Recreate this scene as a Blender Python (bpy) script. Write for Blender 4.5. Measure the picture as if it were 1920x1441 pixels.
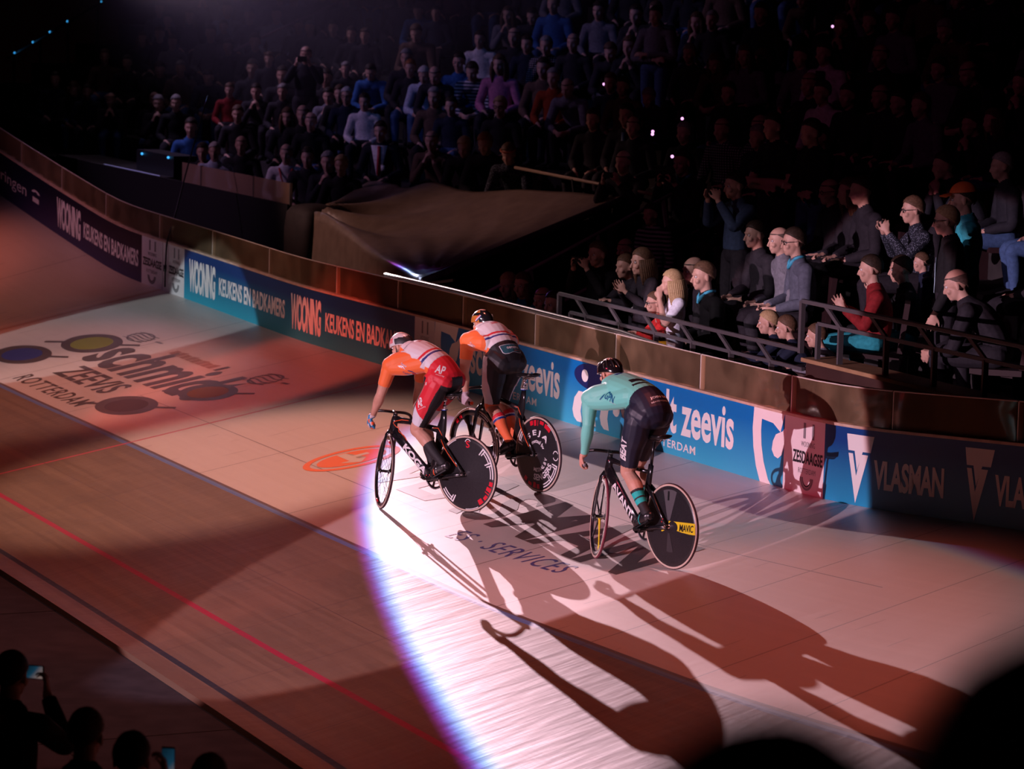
import bpy, bmesh, math, random
import numpy as np
from mathutils import Vector, Matrix, Quaternion
from mathutils.bvhtree import BVHTree

for o in list(bpy.data.objects): bpy.data.objects.remove(o, do_unlink=True)
SC = bpy.context.scene
COL = SC.collection
random.seed(7); RNG = np.random.default_rng(11)

# ---------------------------------------------------------------- camera
CAM_POS = Vector((-14.366, 7.906, 5.302))
CAM_YAW, CAM_PITCH, CAM_ROLL = math.radians(-24.911), math.radians(7.298), math.radians(1.531)
fwd = Vector((math.cos(CAM_PITCH)*math.cos(CAM_YAW), math.cos(CAM_PITCH)*math.sin(CAM_YAW), -math.sin(CAM_PITCH)))
rgt = Vector((math.sin(CAM_YAW), -math.cos(CAM_YAW), 0)); upv = rgt.cross(fwd)
r2 = math.cos(CAM_ROLL)*rgt + math.sin(CAM_ROLL)*upv; u2 = -math.sin(CAM_ROLL)*rgt + math.cos(CAM_ROLL)*upv
cd = bpy.data.cameras.new('camera'); cam = bpy.data.objects.new('camera', cd); COL.objects.link(cam)
M = Matrix((r2, u2, -fwd)).transposed().to_4x4(); M.translation = CAM_POS
cam.matrix_world = M
cd.sensor_fit = 'HORIZONTAL'; cd.sensor_width = 36.0; cd.lens = 6040.9/1920*36
cd.dof.use_dof = True; cd.dof.focus_distance = 26.5; cd.dof.aperture_fstop = 3.4
cd.clip_end = 300
SC.camera = cam
SC.view_settings.view_transform = 'Standard'; SC.view_settings.look = 'None'
SC.view_settings.exposure = 0.0; SC.view_settings.gamma = 1.0; SC.view_settings.use_curve_mapping = False

# ---------------------------------------------------------------- world: a dark hall
w = bpy.data.worlds.new('hall'); SC.world = w; w.use_nodes = True
w.node_tree.nodes['Background'].inputs[0].default_value = (0.5, 0.12, 0.16, 1); w.node_tree.nodes['Background'].inputs[1].default_value = 0.0012

# ---------------------------------------------------------------- stage lights
def aim(o, target):
    d = Vector(target) - o.location
    o.rotation_euler = d.to_track_quat('-Z', 'Y').to_euler()
def profile_spot(name, loc, axis, half, stops, power, radius=0.08):
    """hard-edged profile lantern; stops = (fraction of half angle, rgb): lens fringe at the rim"""
    L = bpy.data.lights.new(name, 'SPOT'); o = bpy.data.objects.new(name, L); COL.objects.link(o)
    o.location = loc; o.rotation_euler = Vector(axis).to_track_quat('-Z', 'Y').to_euler()
    L.energy = power; L.shadow_soft_size = radius; L.spot_blend = 0.0
    outer = max(s[0] for s in stops)*1.02
    L.spot_size = math.radians(2*half*outer)
    L.use_nodes = True; nt = L.node_tree; nt.nodes.clear()
    out = nt.nodes.new('ShaderNodeOutputLight'); em = nt.nodes.new('ShaderNodeEmission')
    tc = nt.nodes.new('ShaderNodeTexCoord'); sep = nt.nodes.new('ShaderNodeSeparateXYZ')
    nt.links.new(tc.outputs['Normal'], sep.inputs[0])
    def math_(op, a, b=None):
        n = nt.nodes.new('ShaderNodeMath'); n.operation = op
        for i, v in enumerate((a, b)):
            if v is None: continue
            if isinstance(v, (int, float)): n.inputs[i].default_value = v
            else: nt.links.new(v, n.inputs[i])
        return n.outputs[0]
    rr = math_('SQRT', math_('ADD', math_('POWER', sep.outputs[0], 2.0), math_('POWER', sep.outputs[1], 2.0)))
    fr = math_('DIVIDE', rr, math.sin(math.radians(half)*outer))
    cr = nt.nodes.new('ShaderNodeValToRGB'); nt.links.new(fr, cr.inputs[0])
    el = cr.color_ramp.elements
    while len(el) > 1: el.remove(el[-1])
    el[0].position = stops[0][0]/outer; el[0].color = (*stops[0][1], 1)
    for f, c in stops[1:]:
        e = el.new(min(1.0, f/outer)); e.color = (*c, 1)
    nt.links.new(cr.outputs[0], em.inputs[0]); em.inputs[1].default_value = 1.0
    nt.links.new(em.outputs[0], out.inputs[0])
    return o
def spot(name, loc, target, size, color, power, blend=0.5, radius=0.15):
    L = bpy.data.lights.new(name, 'SPOT'); o = bpy.data.objects.new(name, L); COL.objects.link(o)
    o.location = loc; aim(o, target); L.energy = power; L.color = color; L.spot_size = math.radians(size); L.spot_blend = blend; L.shadow_soft_size = radius
    return o
def area(name, loc, target, sx, sy, color, power):
    L = bpy.data.lights.new(name, 'AREA'); o = bpy.data.objects.new(name, L); COL.objects.link(o)
    L.shape = 'RECTANGLE'; L.size = sx; L.size_y = sy; o.location = loc; aim(o, target); L.energy = power; L.color = color
    return o
WH = (1, 1, 1)
# follow spot from the far stand: the white pool and the long shadows
profile_spot('follow_spot', (49.7, -9.8, 9.5), (-0.970, 0.152, -0.190), 2.50,
    [(0.0, (1, .64, .80)), (0.962, (1, .64, .80)), (0.98, (.45, .85, 1.0)), (0.998, (.10, .40, 1.0)), (1.015, (.10, .08, .65)), (1.035, (.22, .01, .22)), (1.05, (0, 0, 0))], 125000)
# second lantern from the infield side: lights the right hand boards and the riders' near sides
profile_spot('infield_spot', (1.8, 17.7, 5.0), (0.334, -0.928, -0.165), 6.2,
    [(0.0, (1, .64, .82)), (0.982, (1, .64, .82)), (0.990, (1, .45, .45)), (.998, (.3, .05, .15)), (1.005, (0, 0, 0))], 20000, .05)
# cool lantern on the far left boards
spot('cool_spot', (21.6, 16.0, 9.0), (22.75, -3.7, .75), 9.0, (.80, .90, 1.0), 7800, .10, .05)
spot('brick_spot', (27.5, 2.5, 13.0), (27.6, -2.2, .7), 36, (1, .30, .20), 1500, .8, .2)
# warm red wash: a row of shuttered floods above the fence, aimed inwards at the track
for _x, _p in ((-3, 600), (5, 1900), (13, 2000), (21, 1500), (29, 1000)):
    spot('red_flood', (_x, -4.0, 12.0), (_x+.5, -.75, .2), 42, (1, .175, .115), _p, .35, .4)
spot('rose_spot', (15.0, 3.5, 14.0), (14.6, -2.25, .6), 22.5, (1, .56, .46), 7600, .6, .2)
spot('rose_spot', (20.5, 3.5, 14.0), (20.2, -2.2, .6), 21.5, (1, .50, .42), 4300, .8, .2)
spot('rose_wash', (8, 3.5, 15), (9.0, .5, 0), 36, (1, .38, .33), 2300, 1.0, .3)
spot('orange_spot', (12, 10, 8), (18.5, -4.3, .8), 11, (1, .12, .085), 8200, .5, .08)
# dim coloured light over the stands
spot('violet_wash', (30, 14, 15), (27, -9.5, 3.3), 26, (.66, .36, .70), 3700, .8, .4)
spot('magenta_wash', (4, 14, 15), (15, -10, 3.8), 34, (.95, .16, .50), 330, .8, .4)
spot('blue_wash', (16, 10, 16), (26.0, -11, 4.2), 18, (.12, .28, 1.0), 1300, .8, .4)
spot('crimson_spot', (10, 13, 8), (8.75, -5.2, 1.0), 7.5, (1, .05, .13), 3000, .6, .08)
spot('added_haze_light', (34, -2, 15), (30.6, -9.0, 3.2), 24, (.62, .44, .85), 2600, .35, .2)  # extra lamp added to make the haze show, with a beam edge
spot('rail_spot', (9, 16, 12), (12.6, -5.8, 2.0), 8, (1, .76, .88), 8500, .7, .3)
spot('rail_spot_soft', (5, 16, 12), (9.8, -7.0, 2.95), 9.5, (.88, .58, .76), 1150, .9, .3)
spot('cover_spot', (31, 5, 10), (20.3, -6.7, 2.3), 15, (1, .54, .50), 4200, .9, .2)
# ---------------------------------------------------------------- helpers
MATS = {}
def mat(name, color=(.8, .8, .8), rough=.6, metal=0., spec=.5, coat=0., emit=None, estr=0., alpha=1., sheen=0.):
    if name in MATS: return MATS[name]
    m = bpy.data.materials.new(name); m.use_nodes = True; b = m.node_tree.nodes['Principled BSDF']
    b.inputs['Base Color'].default_value = (*color, 1); b.inputs['Roughness'].default_value = rough; b.inputs['Metallic'].default_value = metal
    b.inputs['Specular IOR Level'].default_value = spec; b.inputs['Coat Weight'].default_value = coat
    if coat: b.inputs['Coat Roughness'].default_value = .08
    if sheen: b.inputs['Sheen Weight'].default_value = sheen
    if emit: b.inputs['Emission Color'].default_value = (*emit, 1); b.inputs['Emission Strength'].default_value = estr
    MATS[name] = m; return m
def noisy(name, c1, c2, scale=4., rough=.6, spec=.4, bump=0., detail=4., stretch=(1, 1, 1), coords='Object'):
    """two-tone procedural material"""
    if name in MATS: return MATS[name]
    m = mat(name, c1, rough, 0, spec); nt = m.node_tree; b = nt.nodes['Principled BSDF']
    tc = nt.nodes.new('ShaderNodeTexCoord'); mp = nt.nodes.new('ShaderNodeMapping'); mp.inputs['Scale'].default_value = stretch
    n = nt.nodes.new('ShaderNodeTexNoise'); n.inputs['Scale'].default_value = scale; n.inputs['Detail'].default_value = detail
    nt.links.new(tc.outputs[coords], mp.inputs[0]); nt.links.new(mp.outputs[0], n.inputs[0])
    r = nt.nodes.new('ShaderNodeValToRGB'); r.color_ramp.elements[0].position = .35; r.color_ramp.elements[1].position = .65
    r.color_ramp.elements[0].color = (*c1, 1); r.color_ramp.elements[1].color = (*c2, 1)
    nt.links.new(n.outputs[0], r.inputs[0]); nt.links.new(r.outputs[0], b.inputs['Base Color'])
    if bump:
        bp = nt.nodes.new('ShaderNodeBump'); bp.inputs['Strength'].default_value = bump; bp.inputs['Distance'].default_value = .02
        nt.links.new(n.outputs[0], bp.inputs['Height']); nt.links.new(bp.outputs[0], b.inputs['Normal'])
    return m
def add(o, parent=None):
    COL.objects.link(o)
    if parent is not None: o.parent = parent
    return o
def tag(o, label=None, cat=None, group=None, kind=None):
    if label: o['label'] = label
    if cat: o['category'] = cat
    if group: o['group'] = group
    if kind: o['kind'] = kind
    return o
def empty(name, loc=(0, 0, 0), rz=0., label=None, cat=None, group=None):
    o = bpy.data.objects.new(name, None); o.location = loc; o.rotation_euler = (0, 0, rz); o.empty_display_size = .1
    COL.objects.link(o); return tag(o, label, cat, group)
class MB:
    """mesh builder"""
    def __init__(s): s.v = []; s.f = []; s.m = []; s.uv = None
    def raw(s, v, f, mi=0):
        o = len(s.v); s.v += [tuple(map(float, p)) for p in v]; s.f += [tuple(i+o for i in q) for q in f]; s.m += [mi]*len(f); return s
    def box(s, c, size, R=None, mi=0):
        c = Vector(c); h = Vector(size)/2; P = []
        for z in (-1, 1):
            for y in (-1, 1):
                for x in (-1, 1):
                    p = Vector((x*h.x, y*h.y, z*h.z)); P.append(c + (R @ p if R else p))
        return s.raw(P, [(0, 2, 3, 1), (4, 5, 7, 6), (0, 1, 5, 4), (2, 6, 7, 3), (0, 4, 6, 2), (1, 3, 7, 5)], mi)
    def bar(s, a, b, w, h=None, up=(0, 0, 1), mi=0):
        a = Vector(a); b = Vector(b); h = h or w; d = (b-a); L = d.length; d.normalize(); u = Vector(up)
        x = d.cross(u)
        if x.length < 1e-4: x = d.cross(Vector((1, 0, 0)))
        x.normalize(); y = x.cross(d); R = Matrix((d, x, y)).transposed()
        return s.box((a+b)/2, (L, w, h), R, mi)
    def tube(s, pts, r, n=10, side=None, mi=0, cap=True, closed=False, ratio=1.0):
        """swept tube; r scalar or list; side: fixed reference for the ellipse axis a; ratio: b/a (scalar or list)"""
        pts = [Vector(p) for p in pts]; N = len(pts)
        if not hasattr(r, '__len__'): r = [r]*N
        if not hasattr(ratio, '__len__'): ratio = [ratio]*N
        rings = []; ref = None
        for i, p in enumerate(pts):
            if closed: t = pts[(i+1) % N]-pts[i-1]
            else: t = pts[min(i+1, N-1)]-pts[max(i-1, 0)]
            t.normalize()
            if side is not None: x = Vector(side) - t*Vector(side).dot(t)
            elif ref is None:
                q = Vector((0, 0, 1)) if abs(t.z) < .9 else Vector((1, 0, 0)); x = q.cross(t)
            else: x = ref - t*ref.dot(t)
            x.normalize(); ref = x; y = t.cross(x)
            rings.append([p + (x*math.cos(a)*r[i] + y*math.sin(a)*r[i]*ratio[i]) for a in [2*math.pi*k/n for k in range(n)]])
        o = len(s.v); s.v += [tuple(q) for R in rings for q in R]
        M_ = N if closed else N-1
        for i in range(M_):
            j = (i+1) % N
            for k in range(n):
                l = (k+1) % n; s.f.append((o+i*n+k, o+i*n+l, o+j*n+l, o+j*n+k)); s.m.append(mi)
        if cap and not closed:
            s.f.append(tuple(o+k for k in range(n))[::-1]); s.f.append(tuple(o+(N-1)*n+k for k in range(n))); s.m += [mi, mi]
        return s
    def lathe(s, prof, c=(0, 0, 0), axis='y', n=48, mi=0, closed=False):
        """prof: list of (radius, offset along axis)"""
        o = len(s.v); K = len(prof)
        for i in range(n):
            a = 2*math.pi*i/n; ca, sa = math.cos(a), math.sin(a)
            for (r, h) in prof:
                p = {'y': (r*ca, h, r*sa), 'z': (r*ca, r*sa, h), 'x': (h, r*ca, r*sa)}[axis]; s.v.append((c[0]+p[0], c[1]+p[1], c[2]+p[2]))
        for i in range(n):
            j = (i+1) % n
            for k in range(K if closed else K-1):
                l = (k+1) % K; s.f.append((o+i*K+k, o+i*K+l, o+j*K+l, o+j*K+k)); s.m.append(mi)
        return s
    def ell(s, c, rad, nu=16, nv=10, R=None, mi=0):
        o = len(s.v); c = Vector(c)
        for i in range(nv+1):
            t = math.pi*i/nv
            for k in range(nu):
                a = 2*math.pi*k/nu; p = Vector((rad[0]*math.sin(t)*math.cos(a), rad[1]*math.sin(t)*math.sin(a), rad[2]*math.cos(t)))
                s.v.append(tuple(c + (R @ p if R else p)))
        for i in range(nv):
            for k in range(nu):
                l = (k+1) % nu; s.f.append((o+i*nu+k, o+(i+1)*nu+k, o+(i+1)*nu+l, o+i*nu+l)); s.m.append(mi)
        return s
    def prism(s, poly, d0, d1, axis='y', mi=0):
        """extrude a 2D polygon; axis y: poly is (x, z)"""
        n = len(poly); f3 = {'y': lambda p, d: (p[0], d, p[1]), 'z': lambda p, d: (p[0], p[1], d), 'x': lambda p, d: (d, p[0], p[1])}[axis]
        v = [f3(p, d0) for p in poly] + [f3(p, d1) for p in poly]
        f = [tuple(range(n)), tuple(range(2*n-1, n-1, -1))] + [(i, i+n, (i+1) % n+n, (i+1) % n) for i in range(n)]
        return s.raw(v, f, mi)
    def mesh(s, name='m', smooth=False):
        me = bpy.data.meshes.new(name); me.from_pydata(s.v, [], s.f); me.update()
        if any(s.m): me.polygons.foreach_set('material_index', s.m)
        bm = bmesh.new(); bm.from_mesh(me); bmesh.ops.recalc_face_normals(bm, faces=bm.faces); bm.to_mesh(me); bm.free()
        if smooth: me.polygons.foreach_set('use_smooth', [True]*len(me.polygons))
        return me
    def build(s, name, m, parent=None, smooth=False, bevel=0.):
        me = s.mesh(name, smooth)
        for x in (m if isinstance(m, (list, tuple)) else [m]): me.materials.append(x)
        o = bpy.data.objects.new(name, me)
        if bevel:
            md = o.modifiers.new('bevel', 'BEVEL'); md.width = bevel; md.segments = 2; md.limit_method = 'ANGLE'
        if smooth == 'auto': pass
        return add(o, parent)
def inst(me, name, m=None, parent=None, loc=(0, 0, 0), rot=(0, 0, 0), scale=(1, 1, 1)):
    """object sharing mesh data, with its own material in the slot"""
    o = bpy.data.objects.new(name, me); o.location = loc; o.rotation_euler = rot; o.scale = scale
    if m is not None:
        for sl in o.material_slots: sl.link = 'OBJECT'; sl.material = m
    return add(o, parent)
def eval_mesh(o):
    """mesh of a temporarily linked object with its modifiers applied"""
    COL.objects.link(o); dg = bpy.context.evaluated_depsgraph_get(); dg.update()
    me = bpy.data.meshes.new_from_object(o.evaluated_get(dg)); COL.objects.unlink(o); return me
TXT = {}
def text_mesh(txt, bold=0., shear=0., spacing=1., extrude=0.):
    """(verts Nx2, faces) of a text, normalised to its own bounding box (0..1, 0..1) plus aspect"""
    key = (txt, bold, shear, spacing)
    if key in TXT: return TXT[key]
    cu = bpy.data.curves.new('t', 'FONT'); cu.body = txt; cu.offset = bold; cu.shear = shear; cu.space_character = spacing; cu.resolution_u = 3
    o = bpy.data.objects.new('t', cu); me = eval_mesh(o)
    bm = bmesh.new(); bm.from_mesh(me); bmesh.ops.triangulate(bm, faces=bm.faces)
    v = np.array([q.co[:2] for q in bm.verts]) if len(bm.verts) else np.zeros((1, 2)); f = [tuple(x.index for x in q.verts) for q in bm.faces]; bm.free()
    lo = v.min(0); hi = v.max(0); d = np.maximum(hi-lo, 1e-6); v = (v-lo)/d
    bpy.data.objects.remove(o); bpy.data.curves.remove(cu); bpy.data.meshes.remove(me)
    TXT[key] = (v, f, d[0]/d[1]); return TXT[key]
def subdiv(v, f, maxlen, asp=(1, 1)):
    """split long triangle edges so that letters can follow a curved surface"""
    bm = bmesh.new(); vs = [bm.verts.new((p[0]*asp[0], p[1]*asp[1], 0)) for p in v]
    for q in f:
        try: bm.faces.new([vs[i] for i in q])
        except ValueError: pass
    for _ in range(4):
        es = [e for e in bm.edges if e.calc_length() > maxlen]
        if not es: break
        bmesh.ops.subdivide_edges(bm, edges=es, cuts=1); bmesh.ops.triangulate(bm, faces=bm.faces)
    bm.verts.index_update(); V = np.array([q.co[:2] for q in bm.verts])/np.array(asp); F = [tuple(x.index for x in q.verts) for q in bm.faces]; bm.free(); return V, F
def raw_obj(name, v, f, m, parent=None, smooth=False):
    me = bpy.data.meshes.new(name); me.from_pydata([tuple(p) for p in v], [], f); me.update()
    me.materials.append(m)
    if smooth: me.polygons.foreach_set('use_smooth', [True]*len(me.polygons))
    return add(bpy.data.objects.new(name, me), parent)
# ---------------------------------------------------------------- banked track surface (u along, v up the bank)
UK = [-8, -4, 0, 4, 8, 12, 16, 20, 26, 32, 36, 60]
BANK = [29, 28.4, 22.1, 15.2, 11.6, 11.3, 11.3, 10.9, 12.7, 20.6, 27, 34]
KAP = [0, 0, -.001, .001, .002, .001, -.003, .010, 0, -.005, .045, .06]
TW = 5.3502; BH = 0.62; VB = 2.21; VR = 0.633
UG = np.linspace(-8, 56, 641)
_k = np.interp(UG, UK, KAP); _th = np.concatenate([[0], np.cumsum((_k[1:]+_k[:-1])/2*np.diff(UG))]); _i0 = int(np.argmin(abs(UG-14))); _th -= _th[_i0]
_px = np.concatenate([[0], np.cumsum(np.cos((_th[1:]+_th[:-1])/2)*np.diff(UG))]); _py = np.concatenate([[0], np.cumsum(np.sin((_th[1:]+_th[:-1])/2)*np.diff(UG))])
_px -= _px[_i0]-14; _py -= _py[_i0]
_ker = np.hanning(31); _ker /= _ker.sum(); _bk = np.convolve(np.pad(np.radians(np.interp(UG, UK, BANK)), 15, mode='edge'), _ker, 'valid')
def surf(u, v, h=0.):
    """point on the track, h metres vertically above it"""
    u = np.asarray(u, float); v = np.asarray(v, float); th = np.interp(u, UG, _th)
    return np.stack([np.interp(u, UG, _px)+np.sin(th)*v, np.interp(u, UG, _py)-np.cos(th)*v, np.maximum(v, 0)*np.tan(np.interp(u, UG, _bk))+h+0*u], -1)
def board_pt(u, t, off=0.):
    """point on the boards: t metres above their foot, off metres towards the infield"""
    return surf(np.asarray(u, float), TW-off) * np.array([1, 1, 0]) + (surf(np.asarray(u, float), TW)*np.array([0, 0, 1])) + np.stack([0*np.asarray(t, float), 0*np.asarray(t, float), np.asarray(t, float)], -1)
def wood_mat():
    m = mat('track_wood', (.5, .4, .33), .36, 0, 1.0, 1.0); m.node_tree.nodes['Principled BSDF'].inputs['Coat IOR'].default_value = 1.9; nt = m.node_tree; b = nt.nodes['Principled BSDF']; N = nt.nodes.new; L = nt.links.new
    uvn = N('ShaderNodeUVMap'); uvn.uv_map = 'track'; sep = N('ShaderNodeSeparateXYZ'); L(uvn.outputs[0], sep.inputs[0]); U, V = sep.outputs[0], sep.outputs[1]
    def mth(op, a, b_=None, c=None):
        n = N('ShaderNodeMath'); n.operation = op
        for i, x in enumerate((a, b_, c)):
            if x is None: continue
            if isinstance(x, (int, float)): n.inputs[i].default_value = x
            else: L(x, n.inputs[i])
        return n.outputs[0]
    def band(x, c, hw): return mth('LESS_THAN', mth('ABSOLUTE', mth('SUBTRACT', x, c)), hw)
    def mix(f, a, b_):
        n = N('ShaderNodeMix'); n.data_type = 'RGBA'; L(f, n.inputs[0]) if not isinstance(f, float) else None
        for i, x in ((6, a), (7, b_)):
            if isinstance(x, tuple): n.inputs[i].default_value = (*x, 1)
            else: L(x, n.inputs[i])
        return n.outputs[2]
    def noise(sx, sy, sc, det=4.):
        c = N('ShaderNodeCombineXYZ'); L(mth('MULTIPLY', U, sx), c.inputs[0]); L(mth('MULTIPLY', V, sy), c.inputs[1])
        n = N('ShaderNodeTexNoise'); n.inputs['Scale'].default_value = sc; n.inputs['Detail'].default_value = det; L(c.outputs[0], n.inputs[0]); return n.outputs[0]
    grain = noise(1.0, 22, 2.2, 6); blotch = noise(.8, 1.4, 1.5, 3); fine = noise(3, 60, 3, 3)
    # planks: narrow strips along the track, tone per strip
    strip = mth('FLOOR', mth('MULTIPLY', V, 22.0)); seg = mth('FLOOR', mth('ADD', mth('MULTIPLY', U, .31), mth('MULTIPLY', strip, .37)))
    wn = N('ShaderNodeTexWhiteNoise'); wn.noise_dimensions = '2D'; cc = N('ShaderNodeCombineXYZ'); L(strip, cc.inputs[0]); L(seg, cc.inputs[1]); L(cc.outputs[0], wn.inputs[0])
    tone = mth('ADD', mth('MULTIPLY', wn.outputs[0], .30), mth('ADD', mth('MULTIPLY', grain, .45), mth('MULTIPLY', fine, .25)))
    bare = mix(tone, (.10, .058, .036), (.26, .165, .105))
    bare = mix(mth('MULTIPLY', mth('GREATER_THAN', blotch, .56), .22), bare, (.10, .06, .04))
    paint = mix(tone, (.60, .50, .44), (.70, .60, .54))
    paint = mix(mth('MULTIPLY', mth('SUBTRACT', blotch, .35), .5), paint, (.52, .43, .38))
    up = mth('GREATER_THAN', V, VB)
    c = mix(up, bare, paint)
    # faint crossing shoe/tyre scuffs
    sc = mth('MULTIPLY', mth('GREATER_THAN', noise(9, 1.2, 1.3, 2), .70), .35); c = mix(sc, c, (.16, .11, .09))
    # lines
    c = mix(band(V, VB+.035, .022), c, (.13, .06, .04)); c = mix(band(V, VB, .026), c, (.10, .16, .36))
    c = mix(band(V, VR, .026), c, (.36, .012, .05)); c = mix(band(V, 0.0, .028), c, (.012, .014, .03))
    c = mix(mth('MULTIPLY', band(U, 16.72, .022), mth('GREATER_THAN', V, .3)), c, (.62, .06, .10))
    for uu, hw, col in ((24.30, .075, (.78, .68, .60)), (24.62, .05, (.75, .62, .52)), (24.46, .03, (.55, .22, .10))): c = mix(band(U, uu, hw), c, col)
    seam = None
    for uu in (1.3, 2.9, 4.47, 6.03, 7.69, 9.0, 10.35, 12.2, 14.6, 19.0, 21.6, 27.2, 30.4):
        s_ = band(U, uu, .006); seam = s_ if seam is None else mth('MAXIMUM', seam, s_)
    for vv, u0, u1 in ((3.1, 11, 19), (4.05, 5, 12), (1.35, 7, 26)):
        s_ = mth('MULTIPLY', band(V, vv, .004), mth('MULTIPLY', mth('GREATER_THAN', U, u0), mth('LESS_THAN', U, u1))); seam = mth('MAXIMUM', seam, s_)
    c = mix(seam, c, (.10, .055, .045))
    L(c, b.inputs['Base Color'])
    L(mth('ADD', .45, mth('MULTIPLY', up, .55)), b.inputs['Coat Weight'])
    # gloss of the sealed planks, softly warped
    b.inputs['Coat Roughness'].default_value = .46; rg = mth('ADD', .40, mth('MULTIPLY', blotch, .12)); L(rg, b.inputs['Roughness'])
    wave = noise(3.2, .9, 1.6, 2.5); w2 = noise(10, 1.6, 1.0, 2)
    low = mth('SUBTRACT', 1.0, mth('MULTIPLY', up, .72))
    hgt = mth('MULTIPLY', mth('ADD', mth('MULTIPLY', wave, .6), mth('MULTIPLY', w2, .25)), low)
    bp = N('ShaderNodeBump'); bp.inputs['Strength'].default_value = .55; bp.inputs['Distance'].default_value = .035; L(hgt, bp.inputs['Height'])
    b2 = N('ShaderNodeBump'); b2.inputs['Strength'].default_value = .12; b2.inputs['Distance'].default_value = .004; L(grain, b2.inputs['Height']); L(bp.outputs[0], b2.inputs['Normal'])
    L(b2.outputs[0], b.inputs['Normal'])
    return m
def grid_obj(name, us, vs, fn, m, smooth=True, uv=None):
    nu, nv = len(us), len(vs); Ug, Vg = np.meshgrid(us, vs, indexing='ij'); P = fn(Ug, Vg).reshape(-1, 3)
    f = [(i*nv+j, (i+1)*nv+j, (i+1)*nv+j+1, i*nv+j+1) for i in range(nu-1) for j in range(nv-1)]
    me = bpy.data.meshes.new(name); me.from_pydata([tuple(p) for p in P], [], f); me.materials.append(m)
    if smooth: me.polygons.foreach_set('use_smooth', [True]*len(me.polygons))
    if uv:
        lay = me.uv_layers.new(name=uv); li = np.zeros(len(me.loops), int); me.loops.foreach_get('vertex_index', li)
        lay.data.foreach_set('uv', np.stack([Ug.ravel()[li], Vg.ravel()[li]], 1).ravel())
    me.update(); return add(bpy.data.objects.new(name, me))
vs = np.unique(np.concatenate([[-.24, -.12, 0], np.linspace(0, TW+.02, 24)]))
o = grid_obj('floor_track', np.arange(-8, 50, .2), vs, lambda a, b: surf(a, b), wood_mat(), uv='track'); tag(o, kind='structure')
mb = MB(); us = np.arange(-8, 50, .5)
pi = surf(us, -.24+0*us); lo = pi.copy(); lo[:, 2] = -.05
mb.raw(list(pi)+list(lo), [(i, i+1, len(us)+i+1, len(us)+i) for i in range(len(us)-1)])
tag(mb.build('trim_1', mat('edge_wood', (.12, .07, .045), .6)), kind='structure')
mb = MB().raw([(-30, -.6, -.05), (60, -.6, -.05), (60, 30, -.05), (-30, 30, -.05)], [(0, 1, 2, 3)])
tag(mb.build('floor_infield', noisy('infield_carpet', (.026, .027, .036), (.038, .039, .050), 5, .75, .2)), kind='structure')
# thin joints of the infield floor sheets
def sheet_seams():
    m = mat('infield_joint', (.012, .012, .015), .9); mb = MB()
    for x in (-2.0, 2.4, 6.6, 11.0, 15.4, 19.8): mb.box((x, 3.6, -.0485), (.012, 7.6, .003))
    mb.box((8, 1.55, -.0485), (44, .012, .003))
    tag(mb.build('trim_2', m), kind='structure')
sheet_seams()

# ---------------------------------------------------------------- lettering painted on the track (thin paint films)
def track_paint(name, v2, f, m, parent, box, eps=.0025, flip=False):
    """box = (u_left, u_right, v_bottom_left, v_top_left, v_bottom_right, v_top_right)"""
    ul, ur, vbl, vtl, vbr, vtr = box
    s, t = v2[:, 0], v2[:, 1]; U = ul+(ur-ul)*s; V = (vbl*(1-s)+vbr*s)*(1-t)+(vtl*(1-s)+vtr*s)*t
    return raw_obj(name, surf(U, V, eps), f, m, parent)
def poly2(pts):
    """filled simple polygon -> verts, tris"""
    bm = bmesh.new(); vs = [bm.verts.new((p[0], p[1], 0)) for p in pts]; bm.faces.new(vs); bmesh.ops.triangulate(bm, faces=bm.faces)
    bm.verts.index_update(); V = np.array([q.co[:2] for q in bm.verts]); F = [tuple(x.index for x in q.verts) for q in bm.faces]; bm.free(); return V, F
def ring2(c, r0, r1, a0=0, a1=2*math.pi, n=48):
    V = []; F = []
    for i in range(n+1):
        a = a0+(a1-a0)*i/n; V += [(c[0]+r0[0]*math.cos(a), c[1]+r0[1]*math.sin(a)), (c[0]+r1[0]*math.cos(a), c[1]+r1[1]*math.sin(a))]
    for i in range(n): F.append((2*i, 2*i+1, 2*i+3, 2*i+2))
    return np.array(V), F
def join2(*parts):
    V = np.zeros((0, 2)); F = []
    for v, f in parts: F += [tuple(i+len(V) for i in q) for q in f]; V = np.vstack([V, np.asarray(v)])
    return V, F
def at2(vf, x0, y0, sx, sy): return np.asarray(vf[0])*np.array([sx, sy])+np.array([x0, y0]), vf[1]
INK = noisy('track_ink', (.055, .030, .025), (.085, .045, .035), 30, .46, .7); INK.node_tree.nodes['Principled BSDF'].inputs['Coat Weight'].default_value = 1.0; INK.node_tree.nodes['Principled BSDF'].inputs['Coat IOR'].default_value = 1.9; INK.node_tree.nodes['Principled BSDF'].inputs['Coat Roughness'].default_value = .46
def eye_emblem(fill):
    """ring with a pupil drop and two tail strokes"""
    body = ring2((.5, .5), (.30, .36), (.47, .50)); pup = ring2((.5, .5), (0, 0), (.30, .36))
    tails = join2(poly2([(.80, .78), (.86, .72), (1.12, .98), (1.06, 1.04)]), poly2([(-.12, .02), (-.06, -.04), (.20, .22), (.14, .28)]))
    hook = poly2([(.42, .60), (.52, .66), (.66, .52), (.62, .46), (.50, .56)])
    return join2(body, tails, hook), pup
def emblem(box, fillcol, label):
    e, p_ = eye_emblem(fillcol)
    o = track_paint('painted_emblem', e[0], e[1], INK, None, box); tag(o, label, 'floor marking')
    track_paint('pupil', p_[0], p_[1], mat('emblem_'+label[:8], fillcol, .45), o, box, .003)
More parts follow.
